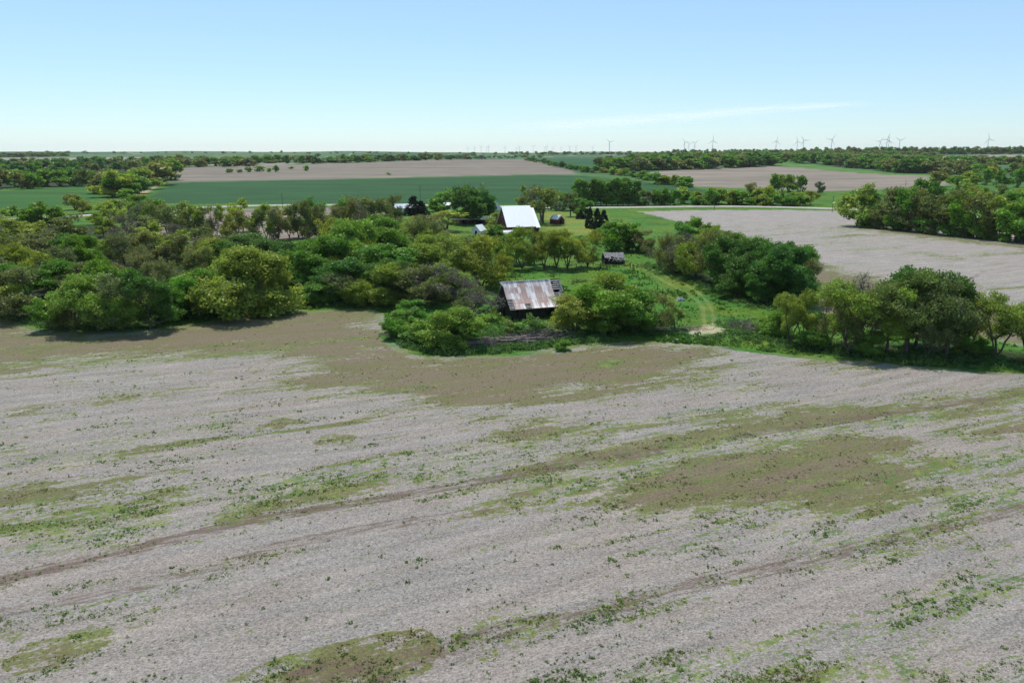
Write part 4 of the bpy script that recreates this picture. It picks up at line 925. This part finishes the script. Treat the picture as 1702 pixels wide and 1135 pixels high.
def gable_building(name, px, py, L, D, ze, zr, th, wallm, roofm, label, cat, over=0.4, windows=(), doors=(), flare=0.0, sheetvar=False, kinds=None):
    cx, cy = at(px, py); b = empty(name, (cx, cy, gz(cx, cy)), th, label=label, cat=cat)
    w = MB(); t = 0.12
    for s in (-1, 1):
        w = MB(); w.box(-L, L, s * D - t / 2, s * D + t / 2, 0, ze); w.build('side_wall', wallm, b)
    g = MB()
    for s in (-1, 1):
      g = MB(); g.poly([(s * (L + 0.003), -D, 0), (s * (L + 0.003), D, 0), (s * (L + 0.003), D, ze), (s * (L + 0.003), 0, zr - 0.05), (s * (L + 0.003), -D, ze)], (-s * t, 0, 0)); g.build('gable_wall', wallm, b)
    r = MB(); sl = (zr - ze) / D; n = 6
    for s in (-1, 1):
        for k in range(n):
            f0, f1 = k / n, (k + 1) / n; dl = D + over
            def q(f): y = f * dl; return (s * y, zr - sl * y - flare * math.sin(math.pi * f) + 0.04)
            (ya, za), (yb, zb) = q(f0), q(f1)
            r.poly([(-L - over, ya, za), (L + over, ya, za), (L + over, yb, zb), (-L - over, yb, zb)], (0, 0, 0.07))
    r.build('roof', roofm, b)
    for (face, u, z, ww, hh) in windows:
        m = MB(); gl = MB()
        if face == 'f': m.box(u - ww / 2 - .08, u + ww / 2 + .08, -D - 0.1, -D - 0.062, z - .08, z + hh + .08); gl.box(u - ww / 2, u + ww / 2, -D - 0.12, -D - 0.102, z, z + hh)
        else:
            s = -1 if face == 'l' else 1; a, c = sorted((s * (L + 0.006), s * (L + 0.045))); m.box(a, c, u - ww / 2 - .08, u + ww / 2 + .08, z - .08, z + hh + .08)
            a, c = sorted((s * (L + 0.047), s * (L + 0.06))); gl.box(a, c, u - ww / 2, u + ww / 2, z, z + hh)
        f = m.build('window', M_WHITEP, b); gl.build('pane', M_GLASS, f)
    for (face, u, ww, hh) in doors:
        m = MB()
        if face == 'f': m.box(u - ww / 2, u + ww / 2, -D - 0.09, -D - 0.063, 0.0, hh)
        else:
            s = -1 if face == 'l' else 1; a, c = sorted((s * (L + 0.006), s * (L + 0.04))); m.box(a, c, u - ww / 2, u + ww / 2, 0, hh)
        m.build('door', M_DARK, b)
    return b
wb = gable_building('white_roofed_barn', 857, 387, 6.2, 10.2, 3.8, 11.9, R(14), M_RED, M_ROOFW, 'large old barn with bright white metal roof at the farmstead centre', 'barn', doors=[('f', 5.2, 1.6, 2.6), ('l', -2, 3, 3)], windows=[('l', 0, 7, 1, 1.2)])
# lean-to extension seen past the right ridge end, small lightning rod
e = MB(); e.poly([(6.65, 0.6, 10.9), (8.3, 0.6, 10.9), (8.3, 10.4, 3.4), (6.65, 10.4, 3.4)], (0, 0, 0.08)); e.poly([(6.65, 0.5, 10.9), (8.3, 0.5, 10.9), (8.6, -10.6, 3.1), (6.65, -10.6, 3.1)], (0, 0, 0.07)); e.build('side_bay_roof', M_ROOFW, wb)
e = MB(); e.box(6.25, 8.2, -10.0, -9.88, 0, 3.2); e.box(8.1, 8.22, -9.8, 9.8, 0, 3.2); e.build('side_bay_wall', M_RED, wb)
e = MB(); e.tube([(-5.8, 0, 11.9), (-5.8, 0, 13.9)], [0.06, 0.03], 5); e.build('lightning_rod', M_CONC, wb)
gable_building('farmhouse', 817, 351, 5.2, 3.4, 4.2, 7.0, R(-68), M_WHITEP, M_ROOFW, 'white gabled farmhouse just behind the big white-roofed barn', 'house', windows=[('r', 1.0, 1.4, 1.1, 1.7), ('r', -1.3, 1.4, 0.9, 1.4), ('r', -0.1, 4.2, 0.7, 1.0), ('f', -2, 1.3, 0.9, 1.4), ('f', 2, 1.3, 0.9, 1.4)])
gable_building('metal_shed', 668, 352, 5.0, 3.6, 2.4, 4.6, R(28), M_WHITEP, simple('blue_grey_roof', (0.55, 0.60, 0.68), 0.5, var=0.1), 'small pale shed left of the dark cedars beside the road', 'shed', doors=[('l', 0, 2, 2)])
gable_building('white_garage', 744, 347, 2.6, 2.2, 2.3, 3.7, R(20), M_WHITEP, M_ROOFW, 'small white garage behind the leafy yard tree near the road', 'garage', doors=[('f', 0, 1.6, 1.9)])
gable_building('machine_shed', 768, 372, 4.6, 2.4, 2.4, 3.8, R(8), M_RED, M_ROOFW, 'low shed with pale metal roof under yellow-green trees', 'shed', doors=[('f', 1, 2, 2)])
gable_building('cattle_shed', 800, 371, 4.4, 2.2, 2.2, 3.4, R(8), M_WOOD, M_ROOFW, 'low dark shed with pale roof left of the big barn', 'shed', doors=[('f', -1, 3, 1.9)])
gable_building('grain_crib', 796, 389, 2.4, 2.1, 1.8, 4.0, R(60), M_WHITEP, M_ROOFW, 'little white peaked shed among trees left of the big barn', 'shed', doors=[('l', 0, 1.0, 1.6)])
gable_building('pump_house', 844, 392, 1.8, 1.2, 1.3, 2.3, R(15), M_WHITEP, M_ROOFW, 'tiny white hut among trees before the big barn', 'shed', doors=[('f', 0, 0.8, 1.2)])
gable_building('red_shed', 926, 372, 2.9, 2.3, 2.5, 4.4, R(-52), M_RED, M_ROOFW, 'small dark red shed with sagging white roof on the lawn', 'shed', flare=0.55, doors=[('r', 0, 1.6, 1.9)], over=0.35)

def collapsed_shed():
    cx, cy = at(1019, 438); b = empty('collapsed_shed', (cx, cy, gz(cx, cy)), R(7), label='collapsed grey board shed with broken roof at the track head', cat='shed')
    rd = random.Random(4); L = 3.3
    w = MB()
    wb_ = MB()
    for i in range(26):
        x = -L + 2 * L * i / 26; w.poly([(x, -2.2, 0), (x + 0.24, -2.2, 0), (x + 0.24 + rd.uniform(-.1, .3), -2.4, rd.uniform(1.2, 2.1)), (x + rd.uniform(-.1, .3), -2.4, rd.uniform(1.2, 2.1))], (0, 0.04, 0))
        wb_.poly([(x, 2.2, 0), (x + 0.24, 2.2, 0), (x + 0.24, 2.2, 2), (x, 2.2, 2)], (0, 0.04, 0))
    w.build('front_wall', M_WOOD, b); wb_.build('back_wall', M_WOOD, b)
    g = MB()
    for s in (-1, 1):
        for i in range(14):
            y = -2.2 + 4.4 * i / 14; g.poly([(s * L, y, 0), (s * L, y + 0.29, 0), (s * (L - 0.3), y + 0.29, 1.9 + 1.4 * (1 - abs(y + .2) / 2.2)), (s * (L - 0.3), y, 1.9 + 1.4 * (1 - abs(y) / 2.2))], (0.04, 0, 0))
    g.build('end_walls', M_WOOD, b)
    # surviving slab of shingle roof, ragged along its lower edge
    V = []; Fc = []; n = 22
    r = MB()
    for i in range(n):
        x0 = -L - 0.1 + (2 * L + 0.1) * i / n; x1 = x0 + 2 * L / n + 0.01; cut = 0.05 + 0.35 * abs(math.sin(i * 0.7)) * rd.random() + (0.5 if 6 < i < 10 else 0)
        sag = 0.12 * math.sin(math.pi * i / n); e = -1.9 + cut
        r.poly([(x0, 0.25, 3.55 - sag), (x1, 0.25, 3.55 - sag), (x1 + 0.12, e, 2.05 - sag + cut * 0.7), (x0 + 0.12, e, 2.05 - sag + cut * 0.7)], (0, 0, 0.07))
        r.poly([(x0, 0.30, 3.55 - sag), (x1, 0.30, 3.55 - sag), (x1, 2.4, 1.9), (x0, 2.4, 1.9)], (0, 0, 0.07))
    r.build('roof', M_SHINGLE, b)
    f = MB()
    for i in range(24):
        x = rd.uniform(-1.5, 2.9); a = rd.uniform(-0.9, 0.9); ln = rd.uniform(1.2, 2.6)
        f.bar((x, -1.5 + rd.uniform(-.3, .3), rd.uniform(1.9, 2.4)), (x + ln * math.sin(a), -2.6 - rd.random() * 0.5, rd.uniform(0.8, 1.7)), 0.11, 0.05)
    f.bar((0.3, -2.75, 1.6), (3.9, -2.8, 1.25), 0.22, 0.10); f.bar((-2.6, -2.5, 2.0), (0.8, -2.7, 1.75), 0.12, 0.06)
    f.build('broken_rafters', M_SLAT, b)
collapsed_shed()

# ------------------------------------------------------------ poles, posts, rock, logs
def pole(px, py, ytop, label, arm=True, g='utility poles along the gravel road'):
    x, y = at(px, py); h = (py - ytop) * mpp(x, y); o = empty('utility_pole', (x, y, gz(x, y)), R(5), label=label, cat='utility pole', group=g)
    MB().tube([(0, 0, -0.3), (0, 0, h)], [0.17, 0.12], 7).build('pole', M_BARK, o)
    if arm:
        MB().box(-1.1, 1.1, -0.06, 0.06, h - 0.75, h - 0.62).build('crossarm', M_BARK, o)
        for xx in (-1, -.4, .4, 1):
            MB().tube([(xx, 0, h - 0.62), (xx, 0, h - 0.48)], [0.05, 0.04], 5).build('insulator', M_WHITEP, o)
pole(699, 346, 309, 'lone utility pole rising against the green crop behind the dark cedars')
pole(966, 352, 324, 'utility pole at the left end of the tall poplar grove')
pole(1187, 349, 321, 'utility pole by the road in front of the roadside hedge')
pole(1383, 353, 326, 'utility pole by the road left of the right-hand grove')
pole(470, 347, 322, 'utility pole behind the hedgerow left of the farmstead')
POSTS = [(1048, 446, 437), (1052, 448, 438), (1054, 451, 442), (986, 442, 436), (1072, 463, 457), (1084, 473, 465), (1093, 482, 472), (1101, 490, 480), (1107, 498, 488), (1060, 456, 450), (1116, 507, 499), (958, 444, 438)]
first = None
for i, (px, yb, yt) in enumerate(POSTS):
    x, y = at(px, yb); h = max(1.1, (yb - yt) * mpp(x, y))
    lb = {3: 'short dark fence post left of the collapsed shed', 11: 'short fence post under the trees left of the collapsed shed', 0: 'leftmost of three dark gate posts right of the collapsed shed', 1: 'middle of three dark gate posts right of the collapsed shed', 2: 'rightmost of three gate posts right of the collapsed shed'}
    order = [9, 4, 5, 6, 7, 8, 10]
    l = lb.get(i) or '%s weathered fence post going downhill left of the rutted track' % ordinal(order.index(i))
    o = MB().tube([(0, 0, -0.3), (random.uniform(-.12, .12), random.uniform(-.1, .1), h)], [0.11, 0.09], 6).build('fence_post', M_WOOD)
    o.location = (x, y, gz(x, y)); tag(o, l, 'fence post', 'fence posts near the collapsed shed')
def rubble(name, px, py, w, h, mt, label, cat, seed):
    x, y = at(px, py); rnd = np.random.RandomState(seed); V = []; Fc = []; n = 12; m = 6
    for j in range(m + 1):
        f = j / m
        for i in range(n):
            a = 2 * math.pi * i / n; rr = math.sqrt(max(0, 1 - f ** 1.6)) * (1 + 0.3 * math.sin(a * 3 + j)) * (0.8 + 0.35 * rnd.rand())
            V.append((math.cos(a) * rr * w / 2, math.sin(a) * rr * w / 3.2, h * f * (0.75 + 0.5 * rnd.rand()) - 0.05))
    for j in range(m):
        for i in range(n):
            k = (i + 1) % n; Fc.append((j * n + i, j * n + k, (j + 1) * n + k, (j + 1) * n + i))
    Fc.append(tuple(m * n + i for i in range(n)))
    me = bpy.data.meshes.new(name); me.from_pydata(V, [], Fc); me.materials.append(mt); o = link(name, me, loc=(x, y, gz(x, y))); return tag(o, label, cat)
rubble('white_boulder', 1131, 500, 2.0, 0.95, M_STONE, 'pale white boulder on the grass left of the rutted track', 'boulder', 3)
rubble('white_bucket_stone', 1003, 442, 0.5, 0.45, M_WHITEP, 'tiny white stone on the grass before the collapsed shed', 'stone', 4)
# dead logs of the brush pile
rl = random.Random(12); LG = 'dead logs in the brush pile'
def log(x, y, z, a, tilt, ln, r):
    n = 5; pts = []; 
    for k in range(n + 1):
        f = k / n - 0.5; pts.append((f * ln * math.cos(tilt), math.sin(f * 3 + a) * ln * 0.05, f * ln * math.sin(tilt) + math.cos(f * 4 + a * 3) * ln * 0.03))
    m = MB().tube(pts, [r * (1.15 - 0.5 * k / n) for k in range(n + 1)], 6)
    for q in range(2):
        k = rl.randint(1, n - 1); p = Vector(pts[k]); m.tube([p, p + Vector((rl.uniform(-.5, .9), rl.uniform(-.5, .5), rl.uniform(0.1, .6))) * ln * 0.25], [r * 0.5, r * 0.2], 5)
    o = m.build('log', M_LOG, smooth=True); o.location = (x, y, gz(x, y) + z); o.rotation_euler = (0, 0, a); return o
for i in range(46):
    px = rl.uniform(756, 925); f = (px - 756) / 170; py = 576 - 10 * f + rl.uniform(-5, 4); x, y = at(px, py)
    o = log(x, y, rl.uniform(0.15, 0.8 + 0.5 * f), rl.uniform(-0.5, 0.6) + (math.pi if rl.random() < .5 else 0), rl.uniform(-0.12, 0.2), rl.uniform(2.2, 5.2), rl.uniform(0.09, 0.2))
    tag(o, 'weathered grey log lying in the long brush pile before the rusty barn', 'log', LG)
for i, (px, py) in enumerate([(645, 556), (672, 566), (690, 572), (480, 500), (500, 502), (530, 503), (282, 530), (300, 526)]):
    x, y = at(px, py); o = log(x, y, 0.3, rl.uniform(-.6, .6), 0.08, rl.uniform(2, 4), 0.11)
    where = 'left end of the barn thicket' if i < 3 else 'under the middle wood edge' if i < 6 else 'at the left wood edge'
    tag(o, '%s grey log on the ground %s' % (ordinal([0, 1, 2, 0, 1, 2, 0, 1][i]), where), 'log', 'fallen logs at the wood edges')
o = log(*at(1212, 551), 0.2, 2.6, 0.05, 3.6, 0.16); tag(o, 'pale fallen log right of the bare dirt patch', 'log')
# loose brushwood
def twig_heap(name, spots, label):
    rnd = np.random.RandomState(5); V = []; Q = []
    for px, py, w, h, n in spots:
        x, y = at(px, py); z = gz(x, y)
        for _ in range(n):
            p = np.array([x + rnd.normal() * w * 0.45, y + rnd.normal() * w * 0.25, z + abs(rnd.normal()) * h * 0.5]); d = rnd.normal(size=3); d[2] *= 0.45; d *= rnd.uniform(0.4, 1.1)
            s = np.cross(d, rnd.normal(size=3)); s = s / np.linalg.norm(s) * rnd.uniform(0.018, 0.045); t = np.cross(d, s); t = t / np.linalg.norm(t) * np.linalg.norm(s); b = len(V)
            V += [p - s, p + s, p + t, p + d - s * .5, p + d + s * .5, p + d + t * .5]; Q += [(b, b + 1, b + 4, b + 3), (b + 1, b + 2, b + 5, b + 4), (b + 2, b, b + 3, b + 5)]
    tag(link(name, np_mesh(name, V, Q, M_LOG)), label, 'brushwood', kind='stuff')
twig_heap('brushwood', [(900, 565, 4.5, 2.2, 900), (915, 562, 3, 2.2, 500), (860, 568, 5, 1.2, 600), (800, 574, 6, 0.9, 600), (770, 577, 4, 0.8, 300), (655, 560, 2.5, 1, 200), (500, 502, 4, 0.8, 250), (1100, 548, 4, 0.9, 300), (1150, 547, 4, 0.5, 200), (1240, 545, 5, 1.2, 500), (1265, 552, 4, 1.0, 300)], 'tangled dead twigs in the brush pile and along the wood edges')

# ------------------------------------------------------------ wind turbines
def blade_mb(a, Rr):
    m = MB(); ca, sa = math.cos(a), math.sin(a); pts = []
    for r, c, t in ((1.0, 1.6, 1.4), (4, 2.8, 1.2), (10, 3.4, 0.9), (22, 2.2, 0.5), (Rr, 0.6, 0.2)): pts.append((r, c, t))
    for (r0, c0, t0), (r1, c1, t1) in zip(pts[:-1], pts[1:]):
        b = len(m.v)
        for r, c, t in ((r0, c0, t0), (r1, c1, t1)):
            for u, v in ((-0.35 * c, -t / 2), (0.65 * c, -t / 4), (0.65 * c, t / 4), (-0.35 * c, t / 2)): m.v.append((r * sa + u * ca, -4.2 + v, r * ca - u * sa))
        m.f += [tuple(b + i for i in k) for k in ((0, 1, 2, 3), (7, 6, 5, 4), (0, 4, 5, 1), (1, 5, 6, 2), (2, 6, 7, 3), (3, 7, 4, 0))]
    return m
def turbine(px, yh, phase, yaw, label):
    D = 80 * F / max(254 - yh, 3) * 0.985; x = (px - 851) / F * D; y = D
    z = HC + (YH - yh) / F * D - 80 ; z = min(z, gz(x, y)) if D < 9000 else gz(x, y)
    o = empty('wind_turbine', (x, y, gz(x, y)), yaw, label=label, cat='wind turbine', group='wind turbines on the horizon')
    hub = HC + (YH - yh) / F * D - gz(x, y)
    MB().tube([(0, 0, -3), (0, 0, hub * 0.5), (0, 0, hub)], [2.6, 2.1, 1.5], 12).build('tower', M_TURB, o, True)
    MB().box(-1.8, 1.8, -3.2, 7, hub - 1.6, hub + 2.0).build('nacelle', M_TURB, o)
    MB().tube([(0, -3, hub), (0, -4.6, hub), (0, -5.8, hub)], [1.6, 1.5, 0.3], 10).build('hub', M_TURB, o, True)
    for k in range(3):
        bl = blade_mb(phase + k * 2.0944, 42).build('blade', M_TURB, o); bl.location = (0, 0, hub)
TB = [(780, 246.5), (791, 246), (801, 245), (810, 246.5), (813, 244.5), (839.5, 245.5), (858, 247), (863, 245), (885, 244.5), (904, 246.5), (907, 244.5), (917, 246.5), (930, 246), (944, 245), (954, 245), (981, 245.5),
      (1008, 237.5), (1129, 238), (1136, 240.5), (1145, 239), (1174, 235.5), (1276, 236), (1310, 237), (1320, 235), (1365, 233.5), (1442.5, 236.5), (1454, 233), (1457, 235.5), (1474.5, 235), (1617, 233), (1684, 234), (1698.5, 232.5)]
PH = {1008: 1.2, 1129: -0.6, 1145: 0.9, 1174: 0.0, 1365: 0.6, 1442.5: 0.6, 1474.5: 1.1, 1617: -0.25, 1684: 0.55, 1698.5: -0.3}
for i, (px, yh) in enumerate(TB):
    lk = 'rightmost' if i == len(TB) - 1 else 'leftmost' if i == 0 else ordinal(i)
    turbine(px, yh, PH.get(px, (i * 1.7) % 2.09), R(-12 + (i * 37) % 30 - 8), '%s white wind turbine on the skyline%s' % (lk, '' if lk[-4:] == 'most' else ' counting from the left'))

# ------------------------------------------------------------ ground plants
def clumps(name, X, Y, s, hgt, nl, col, label, cat, seed=1, leaf=0.5, up=0.5, zoff=0.0):
    rnd = np.random.RandomState(seed); n = len(X); Zg = zt(X, Y) + zoff
    C0 = np.repeat(np.stack([X, Y, Zg], 1), nl, 0); sc = np.repeat(s, nl); hh = np.repeat(hgt, nl)
    o = rnd.normal(size=C0.shape); o /= np.linalg.norm(o, axis=1)[:, None]; o *= rnd.rand(len(o), 1) ** 0.5
    Cn = C0 + np.stack([o[:, 0] * sc, o[:, 1] * sc, (np.abs(o[:, 2]) * 0.8 + 0.1) * hh], 1)
    a = rnd.normal(size=Cn.shape); a[:, 2] += up * 2; a /= np.linalg.norm(a, axis=1)[:, None]
    b = rnd.normal(size=Cn.shape); b -= (a * b).sum(1)[:, None] * a; b /= np.linalg.norm(b, axis=1)[:, None]
    L = (sc * leaf * rnd.uniform(0.6, 1.3, len(sc)))[:, None]
    V = np.stack([Cn + a * L, Cn + b * L * 0.5, Cn - a * L, Cn - b * L * 0.5], 1).reshape(-1, 3)
    tc = np.repeat(col, nl, 0) * rnd.uniform(0.75, 1.3, (len(Cn), 1)); tc = np.repeat(tc, 4, 0)
    tag(link(name, np_mesh(name, V, np.arange(len(V)).reshape(-1, 4), M_LEAF, tc)), label, cat, kind='stuff')
def scatter_weeds():
    rnd = np.random.RandomState(77); N = 620000
    a = np.radians(rnd.uniform(-40, 40, N)); iv = rnd.uniform(1 / 175., 1 / 40., N); r = 1 / iv; 
    keep = rnd.rand(N) < np.clip((r / 85) ** 1.0, 0, 1); a = a[keep]; r = r[keep]
    X = r * np.sin(a); Y = r * np.cos(a)
    inn = sdf(P_STUB, X, Y, 20) > 0.5; X = X[inn]; Y = Y[inn]; r = r[inn]
    ol, gr, so = covers(X, Y)
    ca, sa = math.cos(STREAK), math.sin(STREAK); U = X * ca + Y * sa; Vv = -X * sa + Y * ca
    n1 = fbm(U / 3.2, Vv / 1.3, 61, 3); n2 = fbm(U / 26, Vv / 5, 63, 4)
    p = 0.012 + 0.9 * ss(0.42, 0.9, gr + (n1 - 0.5) * 1.3) + 0.22 * ss(0.20, 0.6, gr + (n1 - 0.5)) * ss(0.42, 0.6, n2) + 0.40 * ss(0.12, 0.3, ol) * ss(0.95, 0.6, ol) * ss(0.42, 0.62, n1) + 0.22 * (ol >= 0.6) * ss(0.4, 0.6, n1)
    p = p + 0.05 * ss(0.52, 0.66, n2) * ss(0.4, 0.6, n1)
    k = rnd.rand(len(X)) < p * 0.62; X = X[k]; Y = Y[k]; gr = gr[k]; ol = ol[k]; r = r[k]; n2 = n2[k]
    s = rnd.lognormal(math.log(0.072), 0.6, len(X)).clip(0.03, 0.32); s *= np.where(ol > 0.3, 0.85, 1.0); s = np.where(rnd.rand(len(s)) < 0.35, s * 0.5, s)
    h = s * rnd.uniform(0.6, 1.1, len(X))
    dark = np.array([0.10, 0.17, 0.042]); lite = np.array([0.19, 0.24, 0.06]); mid = np.array([0.12, 0.19, 0.045])
    f = rnd.rand(len(X), 1); yel = ss(0.45, 0.6, vn(X / 12, Y / 12, 9))[:, None] * 0.8
    col = dark * (1 - f) + mid * f; col = col * (1 - yel) + lite * yel
    mo = (ss(0.45, 0.8, ol) * (rnd.rand(len(ol)) < 0.8))[:, None]; col = col * (1 - mo) + (np.array([0.150, 0.160, 0.050]) * f + np.array([0.150, 0.120, 0.070]) * (1 - f)) * mo
    print('weeds', len(X))
    clumps('field_weeds', X, Y, s, h, 9, col, 'small green weeds scattered through the foreground stubble', 'weeds', leaf=0.5, up=0.3)
scatter_weeds()
def scatter_grass():
    rnd = np.random.RandomState(78); N = 150000
    a = np.radians(rnd.uniform(-40, 42, N)); iv = rnd.uniform(1 / 330., 1 / 105., N); r = 1 / iv
    X = r * np.sin(a); Y = r * np.cos(a)
    s_in = sdf(P_STUB, X, Y, 30); tanp = sdf(Z['tan'], X, Y, 20)
    ok = (s_in < -0.1) & (tanp < 0) & (sdl(RUT1, X, Y) > 1.0) & (sdl(RUT2, X, Y) > 1.0) & (sdf(BARE, X, Y) < 0)
    n1 = fbm(X / 6, Y / 6, 91, 3); edge = (s_in > -7)
    ok &= rnd.rand(N) < (0.18 + 0.75 * ss(0.5, 0.7, n1) + 0.3 * edge) * 0.7
    X = X[ok]; Y = Y[ok]; n1 = n1[ok]; s_in = s_in[ok]
    s = rnd.uniform(0.16, 0.42, len(X)) * (0.8 + ss(0.5, 0.7, n1)); h = s * rnd.uniform(0.7, 1.6, len(X))
    f = rnd.rand(len(X), 1); col = np.array([0.052, 0.125, 0.022]) * (1 - f) + np.array([0.09, 0.175, 0.028]) * f
    y2 = ss(0.45, 0.65, vn(X / 15, Y / 15, 19))[:, None] * 0.6; col = col * (1 - y2) + np.array([0.12, 0.18, 0.04]) * y2
    print('grass', len(X))
    clumps('tall_grass', X, Y, s, h, 6, col, 'tufts of tall green grass along the field edge and round the barns', 'grass', seed=4, leaf=0.7, up=0.6)
scatter_grass()
def undergrowth():
    rnd = np.random.RandomState(79)
    pts = []
    for pl, wd, n in ((W([(645, 552), (668, 574), (730, 584), (800, 584), (870, 578), (940, 570), (1000, 564)]), 2.0, 520), (W([(1130, 560), (1230, 556), (1290, 570), (1400, 582), (1500, 590), (1702, 604)]), 4.0, 420),
                      (W([(-60, 522), (60, 542), (200, 546), (290, 528), (400, 520), (560, 505), (640, 510)]), 2.5, 520), (W([(1210, 548), (1250, 540), (1290, 556)]), 4, 160), (W([(930, 572), (960, 566), (945, 560)]), 1.6, 90),
                      (W([(1075, 440), (1110, 452), (1180, 480), (1260, 510), (1340, 515)]), 4, 420), (W([(840, 560), (930, 560), (1000, 556)]), 3, 200), (W([(800, 560), (860, 556)]), 4, 100)):
        P = np.array(pl); L = np.linalg.norm(np.diff(P, axis=0), axis=1); cs = np.concatenate([[0], np.cumsum(L)]); u = rnd.rand(n) * cs[-1]
        pts.append(np.stack([np.interp(u, cs, P[:, 0]) + rnd.normal(size=n) * wd * .6, np.interp(u, cs, P[:, 1]) + rnd.normal(size=n) * wd * .6], 1))
    P = np.concatenate(pts); n = len(P); s = rnd.uniform(0.35, 1.1, n); f = rnd.rand(n, 1)
    ok = (sdf(P_STUB, P[:, 0], P[:, 1], 20) < -0.6) & (sdf(BARE, P[:, 0], P[:, 1]) < 0.3); P = P[ok]; s = s[ok]; f = f[ok]
    col = np.array([0.05, 0.125, 0.03]) * (1 - f) + np.array([0.12, 0.20, 0.05]) * f
    clumps('undergrowth', P[:, 0], P[:, 1], s, s * 1.1, 60, col, 'low leafy scrub and brambles along the wood edges', 'undergrowth', seed=6, leaf=0.20, up=0.1)
undergrowth()

# ------------------------------------------------------------ haze and one thin cloud
def haze():
    m = mat('haze_air'); t = NT(m); v = t.n('VolumePrincipled', {'Color': (0.86, 0.93, 1.0, 1), 'Density': 0.000026, 'Anisotropy': 0.2})
    t.n('OutputMaterial', {1: v}); o = MB().box(-17500, 17500, -17500, 17500, -12, 190).build('haze', m)
    tag(o, 'pale blue haze lying over the whole landscape', 'haze', kind='stuff')
haze()
def cloud():
    m = mat('thin_cloud'); t = NT(m); co = t.n('TexCoord').outputs['Generated']
    sx = t.n('SeparateXYZ', {0: co}); u, v = sx.outputs[0], sx.outputs[1]
    n = t.noise(t.n('Mapping', {'Vector': co, 'Scale': (5, 2.0, 1)}).outputs[0], 2.0, 5, 0.6)
    e = t.math('MULTIPLY', t.step(v, 0.0, 0.45), t.step(v, 1.0, 0.55)); e = t.math('MULTIPLY', e, t.math('MULTIPLY', t.step(u, 0.0, 0.3), t.step(u, 1.0, 0.85)))
    a = t.math('MULTIPLY', t.math('MULTIPLY', e, t.step(n, 0.0, 1.0)), 0.62)
    d = t.n('MixShader', {0: 0.6, 1: t.n('BsdfDiffuse', {'Color': (0.95, 0.95, 0.95, 1)}), 2: t.n('BsdfTranslucent', {'Color': (0.95, 0.95, 0.95, 1)})})
    surf(m, t, t.n('MixShader', {0: a, 1: t.n('BsdfTransparent'), 2: d}))
    alt = 2200.0; V = []; n_ = 24
    def sp(px, py):
        e_ = (YH - py) / F; D = (alt - HC) / e_; return ((px - 851) / F * D, D)
    for i in range(n_ + 1):
        f = i / n_; px = 800 + 640 * f; py = 222 - 46 * f ** 0.9; wd = 15 - 9 * f
        for k in range(3):
            x, y = sp(px, py + wd * (1 - k)); V.append((x, y, alt + 40 * math.sin(f * 9 + k)))
    Q = [(i * 3 + k, i * 3 + k + 3, i * 3 + k + 4, i * 3 + k + 1) for i in range(n_) for k in range(2)]
    me = np_mesh('cloud', V, Q, m, smooth=True); 
    uvs = np.array([(i / n_, k / 2, 0) for i in range(n_ + 1) for k in range(3)])
    addcol(me, 'span', uvs)
    for l in list(m.node_tree.links):
        if l.from_node.bl_idname == 'ShaderNodeTexCoord':
            at_ = m.node_tree.nodes.get('span') or m.node_tree.nodes.new('ShaderNodeAttribute'); at_.name = 'span'; at_.attribute_name = 'span'
            to = l.to_socket; m.node_tree.links.new(at_.outputs['Vector'], to)
    o = link('cloud', me); tag(o, 'thin faint streak of white cloud low over the right horizon', 'cloud', kind='structure')
cloud()
